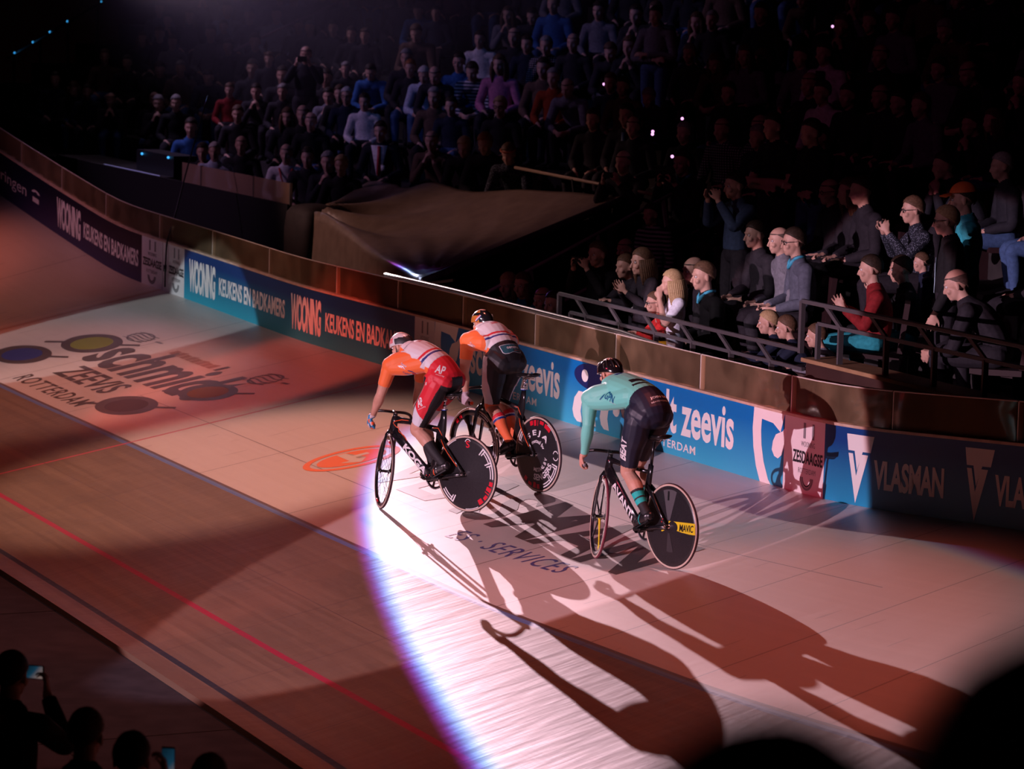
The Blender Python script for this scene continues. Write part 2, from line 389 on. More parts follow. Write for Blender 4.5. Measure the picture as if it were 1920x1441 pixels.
def floor_text(txt, box, m, label, bold=.02, shear=0., spacing=1.):
    v, f, a = text_mesh(txt, bold, shear, spacing); v, f = subdiv(v, f, .18, (abs(box[1]-box[0]), 1))
    o = track_paint('painted_lettering', v, f, m, None, box); return tag(o, label, 'floor marking')
emblem((23.35, 22.05, 2.62, 3.24, 2.62, 3.24), (.045, .045, .15), 'round blue-pupilled emblem painted on track beside the double white line')
emblem((23.0, 21.75, 3.36, 4.02, 3.36, 4.02), (.22, .22, .045), 'round olive-pupilled emblem painted on track above the blue one')
emblem((18.85, 17.75, 3.34, 3.92, 3.34, 3.92), (.21, .12, .045), 'round ochre-pupilled emblem painted on track right of the tall lettering')
emblem((19.25, 18.0, 2.52, 3.12, 2.52, 3.12), (.075, .055, .06), 'round all-dark emblem painted on track near the blue line')
floor_text('schmidt', (21.75, 18.1, 3.30, 4.18, 3.30, 4.18), INK, 'tall dark word schmidt painted on the pale left track', .03)
floor_text('ZEEVIS', (21.3, 19.55, 2.83, 3.22, 2.83, 3.22), INK, 'dark word ZEEVIS painted below the tall word schmidt', .02)
floor_text('ROTTERDAM', (21.5, 19.2, 2.42, 2.66, 2.42, 2.66), INK, 'dark word ROTTERDAM painted lowest, beside the blue line', .01, 0, 1.15)
FAINT = mat('track_ink_faint', (.36, .23, .20), .45)
o = track_paint('painted_strip', *join2(*[poly2([(k/8+.01, 0), (k/8+.115, 0), (k/8+.115, .8+.2*(k % 2)), (k/8+.01, .8)]) for k in range(8)]), FAINT, None, (20.9, 19.55, 4.10, 4.25, 4.10, 4.25)); tag(o, 'faint worn strip painted on track above the tall word schmidt', 'floor marking')
o = track_paint('end_bar', *poly2([(0, 0), (1, 0), (1, 1), (0, 1)]), INK, o, (19.45, 19.35, 4.10, 4.28, 4.10, 4.28))
def squiggle(box, label):
    parts = []
    for k in range(5):
        y = .08+.2*k; parts.append(poly2([(0, y), (.25, y+.10), (.7, y+.02), (1, y+.10), (1, y+.04), (.7, y-.05), (.25, y+.03), (0, y-.04)]))
    parts.append(ring2((.5, .5), (.42, .46), (.48, .54))); parts.append(poly2([(1.2, .55), (1.5, .6), (1.5, .72), (1.2, .66)]))
    v, f = join2(*parts); tag(track_paint('painted_emblem', v, f, INK, None, box), label, 'floor marking')
squiggle((22.35, 21.75, 4.05, 4.33, 4.05, 4.33), 'small ribbed shell emblem painted on track above the olive emblem')
squiggle((18.55, 18.0, 4.10, 4.46, 4.10, 4.46), 'small ribbed shell emblem painted on track above the ochre emblem')
BLUEINK = mat('track_blue_ink', (.05, .05, .22), .46, 0, 1.0, 1.0); BLUEINK.node_tree.nodes['Principled BSDF'].inputs['Coat IOR'].default_value = 1.9; BLUEINK.node_tree.nodes['Principled BSDF'].inputs['Coat Roughness'].default_value = .46
floor_text('ES \u00b7 SERVICES', (10.1, 8.12, 2.86, 3.06, 2.97, 3.17), BLUEINK, 'blue word SERVICES painted on track below the brown lettering', .0, .12, 1.15)
floor_text('VLASMAN', (12.9, 7.6, 3.24, 4.02, 3.22, 4.02), INK, 'huge brown word VLASMAN painted on track under the bicycles', .025)
def round_sign():
    ORG = mat('track_orange', (.80, .20, .09), .42); bx = (14.05, 13.25, 2.98, 3.92, 2.98, 3.92)
    v, f = join2(ring2((.5, .5), (.40, .43), (.50, .50)), ring2((.5, .5), (0, 0), (.33, .36)))
    o = tag(track_paint('painted_emblem', v, f, ORG, None, bx), 'round orange emblem painted on track left of the white pool', 'floor marking')
    v, f = join2(poly2([(.20, .44), (.62, .44), (.62, .34), (.80, .5), (.62, .62), (.62, .54), (.20, .54)]), poly2([(.40, .54), (.50, .54), (.50, .70), (.40, .70)]))
    track_paint('arrow', v, f, mat('track_cream', (.62, .52, .44), .42), o, bx, .0035)
round_sign()
# ---------------------------------------------------------------- advertising boards
def grad_mat(name, c_lo, c_hi, rough=.42):
    """printed vertical colour gradient of the board film"""
    if name in MATS: return MATS[name]
    m = mat(name, c_lo, rough, 0, .35); nt = m.node_tree; b = nt.nodes['Principled BSDF']
    uv = nt.nodes.new('ShaderNodeUVMap'); uv.uv_map = 'board'; sp = nt.nodes.new('ShaderNodeSeparateXYZ'); r = nt.nodes.new('ShaderNodeValToRGB')
    nt.links.new(uv.outputs[0], sp.inputs[0]); nt.links.new(sp.outputs[1], r.inputs[0])
    r.color_ramp.elements[0].color = (*c_lo, 1); r.color_ramp.elements[0].position = .02; r.color_ramp.elements[1].color = (*c_hi, 1); r.color_ramp.elements[1].position = .8
    nt.links.new(r.outputs[0], b.inputs['Base Color']); return m
BLUE = grad_mat('board_blue', (.03, .36, .50), (.004, .045, .19)); SKY = grad_mat('board_sky', (.05, .42, .62), (.0, .16, .48)); VBLUE = grad_mat('board_deep_blue', (.02, .28, .50), (.002, .045, .21))
DARK = grad_mat('board_dark', (.035, .030, .10), (.008, .008, .028)); WHITE = mat('board_white', (.74, .70, .69), .45, 0, .35)
PRINT = mat('print_white', (.82, .78, .76), .45, 0, .35); PBLACK = mat('print_black', (.012, .012, .016), .5); PGREY = mat('print_grey', (.20, .19, .20), .5); NAVY = mat('print_navy', (.008, .018, .12), .45)
BOARDS = []
def board(ul, ur, m, label):
    """panel from u=ul (left in the photo) to ur; has a real thickness"""
    us = np.linspace(ul, ur, max(2, int(abs(ul-ur)/.35)+2)); n = len(us)
    fr_lo, fr_hi = board_pt(us, 0*us), board_pt(us, 0*us+BH); bk_lo, bk_hi = board_pt(us, 0*us, -.03), board_pt(us, 0*us+BH, -.03)
    P = np.vstack([fr_lo, fr_hi, bk_hi, bk_lo]); f = []
    for k in range(4):
        a, b_ = k*n, ((k+1) % 4)*n; f += [(a+i, a+i+1, b_+i+1, b_+i) for i in range(n-1)]
    f += [(0, n, 2*n, 3*n), (n-1, 4*n-1, 3*n-1, 2*n-1)]
    me = bpy.data.meshes.new('advertising_board'); me.from_pydata([tuple(p) for p in P], [], f); me.materials.append(m)
    lay = me.uv_layers.new(name='board'); li = np.zeros(len(me.loops), int); me.loops.foreach_get('vertex_index', li)
    t = np.concatenate([np.zeros(n), np.ones(n), np.ones(n), np.zeros(n)]); lay.data.foreach_set('uv', np.stack([0*t[li], t[li]], 1).ravel()); me.update()
    o = add(bpy.data.objects.new('advertising_board', me)); BOARDS.append(o); return tag(o, label, 'advertising board', 'advertising boards along the outer fence')
def on_board(o, name, v, f, m, ul, ur, t0, t1, eps=.002):
    """t0, t1: fractions of the board height measured from the top"""
    v, f = subdiv(v, f, .25, (abs(ul-ur), .3)) if len(f) and abs(ul-ur) > .4 else (v, f)
    U = ul+(ur-ul)*v[:, 0]; T = BH*(1-(t1+(t0-t1)*v[:, 1])); return raw_obj(name, board_pt(U, T, eps), f, m, o)
def board_text(o, txt, m, ul, ur, t0, t1, bold=.02, spacing=1., name='lettering', eps=.002):
    v, f, a = text_mesh(txt, bold, 0, spacing); return on_board(o, name, v, f, m, ul, ur, t0, t1, eps)
def wooning(o, a, b_, c, d):
    board_text(o, 'WOONING', PRINT, a, b_, .16, .83, .045, .9); board_text(o, 'KEUKENS EN BADKAMERS', PRINT, c, d, .345, .695, .03)
def zes(o, ul, ur):
    """small white event panel: two bars, three lines of text, a U shape"""
    P = lambda x: ul+(ur-ul)*x
    for x in (.36, .62): on_board(o, 'bar', *poly2([(0, 0), (1, 0), (1, 1), (0, 1)]), PGREY, P(x), P(x+.07), .05, .26)
    board_text(o, 'WOONING', PGREY, P(.30), P(.72), .30, .37, .0); board_text(o, 'ZESDAAGSE', PBLACK, P(.06), P(.96), .43, .60, .03); board_text(o, 'ROTTERDAM', PGREY, P(.24), P(.76), .66, .73, .0)
    v, f = ring2((.5, 1.0), (.36, .80), (.5, 1.0), math.pi, 2*math.pi, 20); on_board(o, 'horseshoe', v, f, PGREY, P(.30), P(.70), .78, .95)
    v, f = ring2((.5, 1.0), (.28, .62), (.33, .75), math.pi, 2*math.pi, 20); on_board(o, 'horseshoe', v, f, PBLACK, P(.30), P(.70), .78, .95)
def fish_logo(o, ul, ur, m, ground=None):
    """big white curved emblem with a drop shaped eye"""
    P = lambda x: ul+(ur-ul)*x
    out = [(0.02, 1.0), (.22, 1.0), (.20, .86), (.19, .70), (.21, .50), (.27, .28), (.38, .06), (.44, 0.0), (.20, 0.0), (.10, .20), (.03, .45), (0, .70)]
    on_board(o, 'emblem_arc', *poly2(out), m, P(0), P(1), .0, 1.0)
    top = [(.20, .86), (.45, .84), (.62, .74), (.70, 1.0), (.22, 1.0)]; on_board(o, 'emblem_arc', *poly2(top), m, P(0), P(1), .0, 1.0)
    drop = [(.66, .76), (.52, .70), (.46, .60), (.44, .48), (.50, .40), (.58, .38), (.66, .44), (.70, .54), (.76, .80), (.72, .82)]; on_board(o, 'emblem_drop', *poly2(drop), m, P(0), P(1), 0, 1.0, .0025)
# left to right
o = board(44, 33.2, DARK, 'dark advertising board in the far left bend, mostly out of frame')
o = board(33.2, 28.85, DARK, 'dark board with small pinkish lettering, leftmost in the bend'); board_text(o, 'zakeringen', PRINT, 32.0, 29.85, .36, .70, .0)
on_board(o, 'emblem', *join2(at2(ring2((.5, .5), (.2, .2), (.5, .5), 0, math.pi), 0, .5, 1, .5), poly2([(.1, 0), (.9, 0), (.9, .4), (.1, .4)])), PRINT, 29.6, 29.25, .34, .62)
o = board(28.85, 25.14, DARK, 'dark WOONING board left of the white panels and the hanging cable'); wooning(o, 28.5, 27.5, 27.38, 25.26)
o = board(25.14, 24.40, WHITE, 'shaded white ZESDAAGSE panel left of the hanging cable'); zes(o, 25.14, 24.40)
o = board(24.38, 23.64, WHITE, 'lit white ZESDAAGSE panel right of the hanging cable'); zes(o, 24.2, 23.64)
o = board(23.64, 16.69, BLUE, 'long dark blue board with the slogan printed twice in white')
wooning(o, 23.47, 22.60, 22.48, 20.42); wooning(o, 20.24, 19.35, 19.22, 16.9)
o = board(16.69, 16.15, WHITE, 'pinkish ZESDAAGSE panel just right of the front rider\'s helmet'); zes(o, 16.69, 16.15)
o = board(16.15, 12.95, SKY, 'blue schmidt zeevis board behind the two front riders'); fish_logo(o, 16.15, 15.25, PRINT)
board_text(o, 'schmidt zeevis', PRINT, 15.2, 13.09, .10, .69, .025, 1.0); board_text(o, 'ROTTERDAM', PRINT, 14.6, 13.6, .78, .90, .01, 1.1)
o = board(12.95, 9.47, SKY, 'bright blue schmidt zeevis board behind the mint rider')
v, f = ring2((.5, .5), (0, 0), (.5, .5)); on_board(o, 'disc', v, f, NAVY, 12.78, 12.02, -.0+.005, .40); on_board(o, 'dot', *ring2((.5, .5), (0, 0), (.5, .5)), PRINT, 12.62, 12.48, .11, .30, .004)
for a, b_ in ((12.80, 12.45), (12.50, 12.16), (12.22, 11.9)):
    on_board(o, 'wave', *poly2([(.0, .35), (.1, .75), (.35, 1.0), (.7, 1.0), (1, .85), (.75, .82), (.55, .62), (.5, .35), (.62, .0), (.3, .0), (.1, .12)]), PRINT, a, b_, .46, .93)
board_text(o, 'schmidt zeevis', PRINT, 11.95, 9.645, .07, .69, .025, 1.0); board_text(o, 'ROTTERDAM', PRINT, 11.3, 10.33, .79, .91, .015, 1.1); board_text(o, 'IKE', PRINT, 11.22, 11.05, .185, .30, .01); on_board(o, 'block', *poly2([(0, 0), (1, 0), (1, 1), (0, 1)]), PRINT, 11.03, 10.94, .185, .32)
o = board(9.47, 8.78, SKY, 'board with a large white curved emblem left of the white panel'); fish_logo(o, 9.32, 8.55, PRINT)
o = board(8.78, 8.12, WHITE, 'white ZESDAAGSE panel crossed by shadows, beside the curved emblem'); zes(o, 8.66, 8.12)
o = board(8.12, 3.6, VBLUE, 'deep blue VLASMAN board running out of frame at right')
def vlas(o, a, b_, c, d):
    on_board(o, 'emblem', *poly2([(0, 1), (1, 1), (.89, .76), (.60, .76), (.41, .48), (.30, .76), (.07, .76)]), PRINT, a, b_, .08, .97)
    on_board(o, 'emblem', *poly2([(.08, .72), (.24, .72), (.385, .40), (.56, .72), (.80, .72), (.39, 0)]), PRINT, a, b_, .08, .97)
    board_text(o, 'VLASMAN', PRINT, c, d, .37, .75, .035, .95)
vlas(o, 7.77, 7.35, 7.34, 6.31); vlas(o, 6.03, 5.63, 5.61, 4.62)
o = board(3.6, -4, VBLUE, 'deep blue board beyond the right edge of the frame')
# ledge on top of the boards
mb = MB(); us = np.arange(-4, 44.1, .4); n = len(us)
P = np.vstack([board_pt(us, 0*us+BH, .012), board_pt(us, 0*us+BH+.022, .012), board_pt(us, 0*us+BH+.022, -.07), board_pt(us, 0*us+BH, -.07)])
mb.raw(P, [(k*n+i, k*n+i+1, ((k+1) % 4)*n+i+1, ((k+1) % 4)*n+i) for k in range(4) for i in range(n-1)])
tag(mb.build('trim_3', noisy('ledge_wood', (.50, .33, .24), (.62, .44, .34), 9, .5)), kind='structure')
# clear screens on top
def glass_mat():
    m = bpy.data.materials.new('acrylic_screen'); m.use_nodes = True; nt = m.node_tree; nt.nodes.clear(); N = nt.nodes.new; L = nt.links.new
    out = N('ShaderNodeOutputMaterial'); mx = N('ShaderNodeMixShader'); tr = N('ShaderNodeBsdfTransparent'); gl = N('ShaderNodeBsdfGlossy'); df = N('ShaderNodeBsdfDiffuse'); m2 = N('ShaderNodeMixShader'); fr = N('ShaderNodeFresnel')
    tr.inputs[0].default_value = (.80, .68, .58, 1); gl.inputs['Roughness'].default_value = .045; gl.inputs[0].default_value = (1, .95, .9, 1); df.inputs[0].default_value = (.56, .36, .21, 1)
    tc = N('ShaderNodeTexCoord'); n = N('ShaderNodeTexNoise'); n.inputs['Scale'].default_value = 3.5; n.inputs['Detail'].default_value = 6; L(tc.outputs['Object'], n.inputs[0])
    mr = N('ShaderNodeMapRange'); mr.inputs[1].default_value = .35; mr.inputs[2].default_value = .75; mr.inputs[3].default_value = .16; mr.inputs[4].default_value = .34; L(n.outputs[0], mr.inputs[0])
    L(mr.outputs[0], m2.inputs[0]); L(tr.outputs[0], m2.inputs[1]); L(df.outputs[0], m2.inputs[2])
    fr.inputs[0].default_value = 1.5; L(fr.outputs[0], mx.inputs[0]); L(m2.outputs[0], mx.inputs[1]); L(gl.outputs[0], mx.inputs[2]); L(mx.outputs[0], out.inputs[0]); return m
GLASS = glass_mat(); GH = .30; STEEL = mat('steel', (.55, .53, .52), .32, .9); GREY = mat('painted_grey_steel', (.12, .11, .12), .38, .3)
CLIP = mat('clear_edge', (.72, .62, .55), .3, 0, .6)
edges = [36, 34, 32, 30.2, 28.4, 26.6, 24.6, 22.8, 21.0, 19.0, 17.25, 15.5, 13.75, 12.0, 10.35, 8.75, 7.15, 5.4, 3.6, 1.8, 0]
GN = ['far left, first of the row', 'far left, second of the row', 'left corner of the photo', 'at the far left edge of the bend', 'above the small pinkish lettering', 'above the left dark slogan board', 'above the two white panels', 'above the first white word on the blue board', 'above the middle of the blue slogan board', 'below the draped cover', 'where the bright handrail begins', 'behind the front rider\'s helmet', 'behind the striped-back rider\'s helmet', 'just left of the mint rider\'s helmet', 'just right of the mint rider\'s helmet', 'above the word zeevis at right', 'above the white curved emblem', 'above the first VLASMAN logo', 'above the second VLASMAN logo', 'beyond the right edge']
for k in range(len(edges)-1):
    ul, ur = edges[k]-.012, edges[k+1]+.012; us = np.linspace(ul, ur, 5); n = 5
    P = np.vstack([board_pt(us, 0*us+BH+.022, -.030), board_pt(us, 0*us+BH+GH+.022, -.030), board_pt(us, 0*us+BH+GH+.022, -.038), board_pt(us, 0*us+BH+.022, -.038)])
    me = MB().raw(P, [(q*n+i, q*n+i+1, ((q+1) % 4)*n+i+1, ((q+1) % 4)*n+i) for q in range(4) for i in range(n-1)] + [(0, n, 2*n, 3*n), (n-1, 4*n-1, 3*n-1, 2*n-1)]).mesh('glass_screen')
    me.materials.append(GLASS); g = add(bpy.data.objects.new('glass_screen', me)); tag(g, 'clear brownish acrylic screen on the boards, '+GN[k], 'glass screen', 'acrylic screens along the boards')
    e = MB(); a, b_ = board_pt(ul, BH+.022, -.034), board_pt(ul, BH+GH+.022, -.034); e.bar(a, b_, .012, .014, (1, 0, 0)); e.build('clear_edge', CLIP, g)
    tp = [tuple(p) for p in board_pt(us, 0*us+BH+GH+.026, -.034)]; e = MB().tube(tp, .006, 6); e.build('top_edge', CLIP, g)
# ---------------------------------------------------------------- organic bodies: tapered limbs fused into one skin
class Limb:
    """tapered swept limb along joints P with radii r (axis a = side) and ratio b/a; kept for region tests"""
    def __init__(s, name, P, r, side=None, ratio=1.0, n=14):
        s.name = name; s.P = np.array([tuple(p) for p in P], float); s.r = np.array(r, float); s.side = side; s.n = n
        s.ratio = np.array(ratio if hasattr(ratio, '__len__') else [ratio]*len(P), float)
def smooth_path(P, r, q, k):
    """Catmull-Rom resampling, k points per span"""
    P = np.array(P, float); out = []; ro = []; qo = []
    for i in range(len(P)-1):
        p0, p1, p2, p3 = P[max(i-1, 0)], P[i], P[i+1], P[min(i+2, len(P)-1)]
        for j in range(k):
            t = j/k; out.append(.5*((2*p1)+(-p0+p2)*t+(2*p0-5*p1+4*p2-p3)*t*t+(-p0+3*p1-3*p2+p3)*t**3)); ro.append(r[i]+(r[i+1]-r[i])*(3*t*t-2*t**3)); qo.append(q[i]+(q[i+1]-q[i])*t)
    out.append(P[-1]); ro.append(r[-1]); qo.append(q[-1]); return np.array(out), np.array(ro), np.array(qo)
def limb_mesh(mb, L, k=4, sharp=False):
    if sharp: P, r, q = L.P, L.r, L.ratio
    else: P, r, q = smooth_path(L.P, L.r, L.ratio, k)
    # rounded ends
    def cap(P, r, q, end):
        d = P[0]-P[1] if end == 0 else P[-1]-P[-2]; d = d/np.linalg.norm(d); base = P[0] if end == 0 else P[-1]; rr = r[0] if end == 0 else r[-1]; qq = q[0] if end == 0 else q[-1]
        pts = [base+d*rr*min(qq, 1)*math.sin(a) for a in (.5, 1.0, 1.4)]; rs = [rr*math.cos(a) for a in (.5, 1.0, 1.4)]
        return pts, rs, [qq]*3
    a = cap(P, r, q, 0); b = cap(P, r, q, 1)
    PP = list(a[0][::-1])+list(P)+list(b[0]); RR = list(a[1][::-1])+list(r)+list(b[1]); QQ = list(a[2])+list(q)+list(b[2])
    mb.tube(PP, RR, L.n, L.side, ratio=QQ)
def fuse(limbs, extra=None, voxel=.006, smooth=6, decimate=None, name='body'):
    mb = MB()
    for L in limbs: limb_mesh(mb, L)
    if extra: extra(mb)
    o = bpy.data.objects.new('tmp', mb.mesh('tmp'))
    md = o.modifiers.new('r', 'REMESH'); md.mode = 'VOXEL'; md.voxel_size = voxel; md.adaptivity = 0
    if smooth: ms = o.modifiers.new('s', 'SMOOTH'); ms.iterations = smooth; ms.factor = .5
    if decimate: d = o.modifiers.new('d', 'DECIMATE'); d.ratio = decimate
    me = eval_mesh(o); bpy.data.objects.remove(o); me.name = name
    me.polygons.foreach_set('use_smooth', [True]*len(me.polygons)); return me
def mesh_arrays(me):
    v = np.zeros(len(me.vertices)*3); me.vertices.foreach_get('co', v); n = np.zeros(len(me.vertices)*3); me.vertices.foreach_get('normal', n)
    c = np.zeros(len(me.polygons)*3); me.polygons.foreach_get('center', c); return v.reshape(-1, 3), n.reshape(-1, 3), c.reshape(-1, 3)
def classify(C, limbs):
    """for each point: index of the nearest limb, arc parameter 0..1 along it"""
    best = np.full(len(C), 1e9); idx = np.zeros(len(C), int); par = np.zeros(len(C))
    for li, L in enumerate(limbs):
        seg = np.linalg.norm(np.diff(L.P, axis=0), axis=1); cum = np.concatenate([[0], np.cumsum(seg)]); tot = cum[-1]
        for i in range(len(L.P)-1):
            a, b = L.P[i], L.P[i+1]; d = b-a; t = np.clip(((C-a)@d)/(d@d), 0, 1); e = C-(a+t[:, None]*d); dist = np.linalg.norm(e, axis=1); rad = L.r[i]+(L.r[i+1]-L.r[i])*t; ratio = L.ratio[i]+(L.ratio[i+1]-L.ratio[i])*t
            if L.side is not None:
                td = d/np.linalg.norm(d); x = np.array(L.side)-td*np.dot(L.side, td); x /= np.linalg.norm(x); y = np.cross(td, x)
                along = e@td; ex = e@x; ey = (e@y)/ratio; dist = np.sqrt(along**2+ex**2+ey**2)
            s = dist-rad; m = s < best; best[m] = s[m]; idx[m] = li; par[m] = (cum[i]+t[m]*seg[i])/tot
    return idx, par
def shell(me, mask, off, name, edge=.0005):
    """clothing: the masked faces lifted off the skin; rim tucked onto it"""
    nf = len(me.polygons); v, n, c = mesh_arrays(me)
    ls = np.zeros(nf, int); lt = np.zeros(nf, int); me.polygons.foreach_get('loop_start', ls); me.polygons.foreach_get('loop_total', lt); vi = np.zeros(len(me.loops), int); me.loops.foreach_get('vertex_index', vi)
    sel = np.nonzero(mask)[0]
    if len(sel) == 0: return None, None
    used = np.zeros(len(v), bool); out = np.zeros(len(v), bool); F = [vi[ls[i]:ls[i]+lt[i]] for i in sel]
    for q in F: used[q] = True
    for i in np.nonzero(~mask)[0]: out[vi[ls[i]:ls[i]+lt[i]]] = True
    ids = np.nonzero(used)[0]; mp = -np.ones(len(v), int); mp[ids] = np.arange(len(ids)); h = np.where(out[ids], edge, off)
    V = v[ids]+n[ids]*h[:, None]; m2 = bpy.data.meshes.new(name); m2.from_pydata([tuple(p) for p in V], [], [tuple(mp[q]) for q in F]); m2.polygons.foreach_set('use_smooth', [True]*len(m2.polygons)); m2.update()
    return m2, sel
def bvh_of(me, M=None):
    v = [(M @ q.co if M else q.co.copy()) for q in me.vertices]; return BVHTree.FromPolygons(v, [tuple(p.vertices) for p in me.polygons])
def decal(txt_or_vf, bvh, centre, right, up, width, m, parent, name='lettering', lift=.0022, bold=.02, height=None, shear=0., spacing=1., maxlen=.012):
    """letters or shapes laid onto a surface: projected along the view normal right x up"""
    v, f, a = text_mesh(txt_or_vf, bold, shear, spacing) if isinstance(txt_or_vf, str) else (*txt_or_vf, None)
    right = Vector(right).normalized(); up = Vector(up); up = (up-right*up.dot(right)).normalized(); nrm = right.cross(up); height = height or (width/(a or 1.))
    v, f = subdiv(v, f, maxlen, (width, height)); P = []; c = Vector(centre)
    for p in v:
        q = c+right*((p[0]-.5)*width)+up*((p[1]-.5)*height); h, n, i, d = bvh.ray_cast(q+nrm*.25, -nrm, .6)
        P.append((h+n*lift if n.dot(nrm) > 0 else h-n*lift) if h is not None else None)
    ok = [i for i, p in enumerate(P) if p is not None]; mp = {i: k for k, i in enumerate(ok)}
    F = [tuple(mp[i] for i in q) for q in f if all(i in mp for i in q)]
    F = [q for q in F if max((P[ok[q[i]]]-P[ok[q[i-1]]]).length for i in range(len(q))) < .08]
    if not F: return None
    return raw_obj(name, [tuple(P[i]) for i in ok], F, m, parent)
def head_shapes(c, face, up, s=1.0):
    """basis and limbs of a head; c = head centre, face = facing direction"""
    f = Vector(face).normalized(); u = Vector(up); u = (u-f*u.dot(f)).normalized(); l = u.cross(f); c = Vector(c)
    P = lambda x, y, z: c+f*(x*s)+l*(y*s)+u*(z*s)
    R = Matrix((f, l, u)).transposed()
    def extra(mb):
        mb.ell(P(-.010, 0, .030), (.098*s, .076*s, .092*s), R=R)          # cranium
        mb.ell(P(.022, 0, -.035), (.066*s, .058*s, .082*s), R=R)          # face and jaw
        mb.ell(P(.060, 0, -.090), (.026*s, .026*s, .022*s), R=R)          # chin
        mb.tube([P(.086, 0, .012), P(.100, 0, -.012), P(.110, 0, -.034), P(.092, 0, -.042)], [.008*s, .010*s, .014*s, .010*s], 8)  # nose
        mb.ell(P(.080, 0, .026), (.018*s, .050*s, .010*s), R=R)           # brow
        mb.ell(P(.086, 0, -.060), (.010*s, .024*s, .007*s), R=R)          # upper lip
        mb.ell(P(.084, 0, -.072), (.010*s, .020*s, .007*s), R=R)
        for k in (-1, 1):
            mb.ell(P(-.012, k*.078, -.012), (.018*s, .008*s, .032*s), R=R)  # ear
            mb.ell(P(.064, k*.040, -.030), (.024*s, .020*s, .022*s), R=R)   # cheek
    return P, R, extra
def eyes(parent, P, s=1.0, m_white=None, m_iris=None):
    for k in (-1, 1):
        mb = MB().ell(P(.074, k*.031, .006), (.013*s, .013*s, .012*s), 10, 8); mb.ell(P(.0845, k*.031, .006), (.004*s, .0065*s, .0065*s), 8, 6, mi=1)
        mb.build('eye', [m_white or mat('eye_white', (.75, .70, .68), .3), m_iris or mat('iris', (.02, .015, .012), .2)], parent, True)
def hand_limbs(name, wrist, palm_dir, palm_up, side, s=1.0, curl=.6, spread=1.0, grip=None):
    """five-fingered hand: palm plus fingers; palm_dir = towards the fingers, palm_up = back of the hand; side=+1 thumb on the left of dir seen from the back
    curl 0 flat .. 1.4 fist"""
    d = Vector(palm_dir).normalized(); b = Vector(palm_up); b = (b-d*b.dot(d)).normalized(); t = b.cross(d)*side  # towards the thumb
    w = Vector(wrist); L = []
    L.append(Limb(name+'_palm', [w+d*.005*s, w+d*.045*s, w+d*.085*s], [.026*s, .037*s, .038*s], tuple(t), [.75, .48, .38], 12))
    lens = (.068, .078, .072, .056)
    for i in range(4):
        base = w+d*(.088-.004*abs(i-1))*s+t*(.029-.0195*i)*s*spread; ang = 0; P = [base-d*.02*s, base]; p = base
        for j, fr in enumerate((.46, .31, .23)):
            ang += curl*(.75 if j == 0 else 1.0)*(1.0+.05*i); dd = d*math.cos(ang)-b*math.sin(ang); dd = (dd+t*(.10*(1.5-i)/1.5)*(1 if curl < .8 else .2)*spread).normalized(); p = p+dd*lens[i]*fr*s; P.append(p)
        L.append(Limb(name+'_finger%d' % i, P, [.0095*s, .0095*s, .0088*s, .0080*s, .0068*s], None, 1., 8))
    tb = w+d*.028*s+t*.026*s; p = [tb-t*.012*s, tb]
    td = (t*.75+d*.65-b*.25).normalized(); p.append(tb+td*.036*s); td2 = (t*.35+d*.85-b*(.2+.4*curl)).normalized(); p.append(p[-1]+td2*.028*s); p.append(p[-1]+(td2-b*.3*curl-t*.25*curl).normalized()*.022*s)
    L.append(Limb(name+'_thumb', p, [.015*s, .013*s, .0105*s, .0098*s, .0075*s], None, 1., 8))
    return L
# ---------------------------------------------------------------- track bicycles (local: x forward, y left, z up, origin under the rear axle)
CARBON = noisy('carbon', (.006, .006, .008), (.012, .011, .013), 60, .22, .6); CARBON2 = noisy('carbon_disc', (.012, .011, .013), (.022, .020, .024), 120, .34, .5)
RUBBER = mat('tyre_tread', (.035, .012, .018), .6); TAN = mat('tyre_sidewall', (.55, .42, .34), .6); BLK = mat('satin_black', (.008, .008, .009), .4); CHROME = mat('chrome', (.75, .75, .77), .12, 1.); REDP = mat('red_paint', (.62, .01, .03), .35); ORP = mat('orange_paint', (.85, .10, .02), .35); WHP = mat('white_paint', (.75, .74, .74), .35); YEL = mat('yellow_paint', (.72, .55, .02), .35); GRP = mat('grey_paint', (.17, .16, .17), .35); TEAL = mat('teal_paint', (.0, .42, .38), .4)
WR = .334; WB = .97
def aero(mb, pts, wid, dep, n=14):
    """deep teardrop tube in the xz plane"""
    mb.tube(pts, wid, n, (0, 1, 0), ratio=[d/w_ for d, w_ in zip(dep, wid)])
STA, STD = Vector((.82, 0, .69)), Vector((-.276, 0, .961)).normalized()
def steer(p, deg): return STA + Quaternion(STD, math.radians(deg)) @ (Vector(p)-STA)
def xf(me, fn):
    for q in me.vertices: q.co = fn(q.co)
    me.update()
def disc_wheel(parent):
    w_ = MB().lathe([(.012, .030), (.05, .028), (.15, .020), (.28, .0125), (.312, .011), (.318, 0), (.312, -.011), (.28, -.0125), (.15, -.020), (.05, -.028), (.012, -.030)], n=72).build('rear_wheel', CARBON2, parent, True)
    MB().lathe([(.311, .0105), (.320, .0125), (.327, .0112), (.327, -.0112), (.320, -.0125), (.311, -.0105)], n=72).build('sidewall', TAN, w_, True)
    MB().lathe([(.3265, .0105), (.3325, .006), (.334, 0), (.3325, -.006), (.3265, -.0105)], n=72).build('tyre', RUBBER, w_, True)
    h = MB().lathe([(.0, .075), (.010, .074), (.011, .05), (.018, .045), (.018, -.045), (.011, -.05), (.010, -.074), (0, -.075)], n=20); h.build('hub', CHROME, w_, True)
    return w_
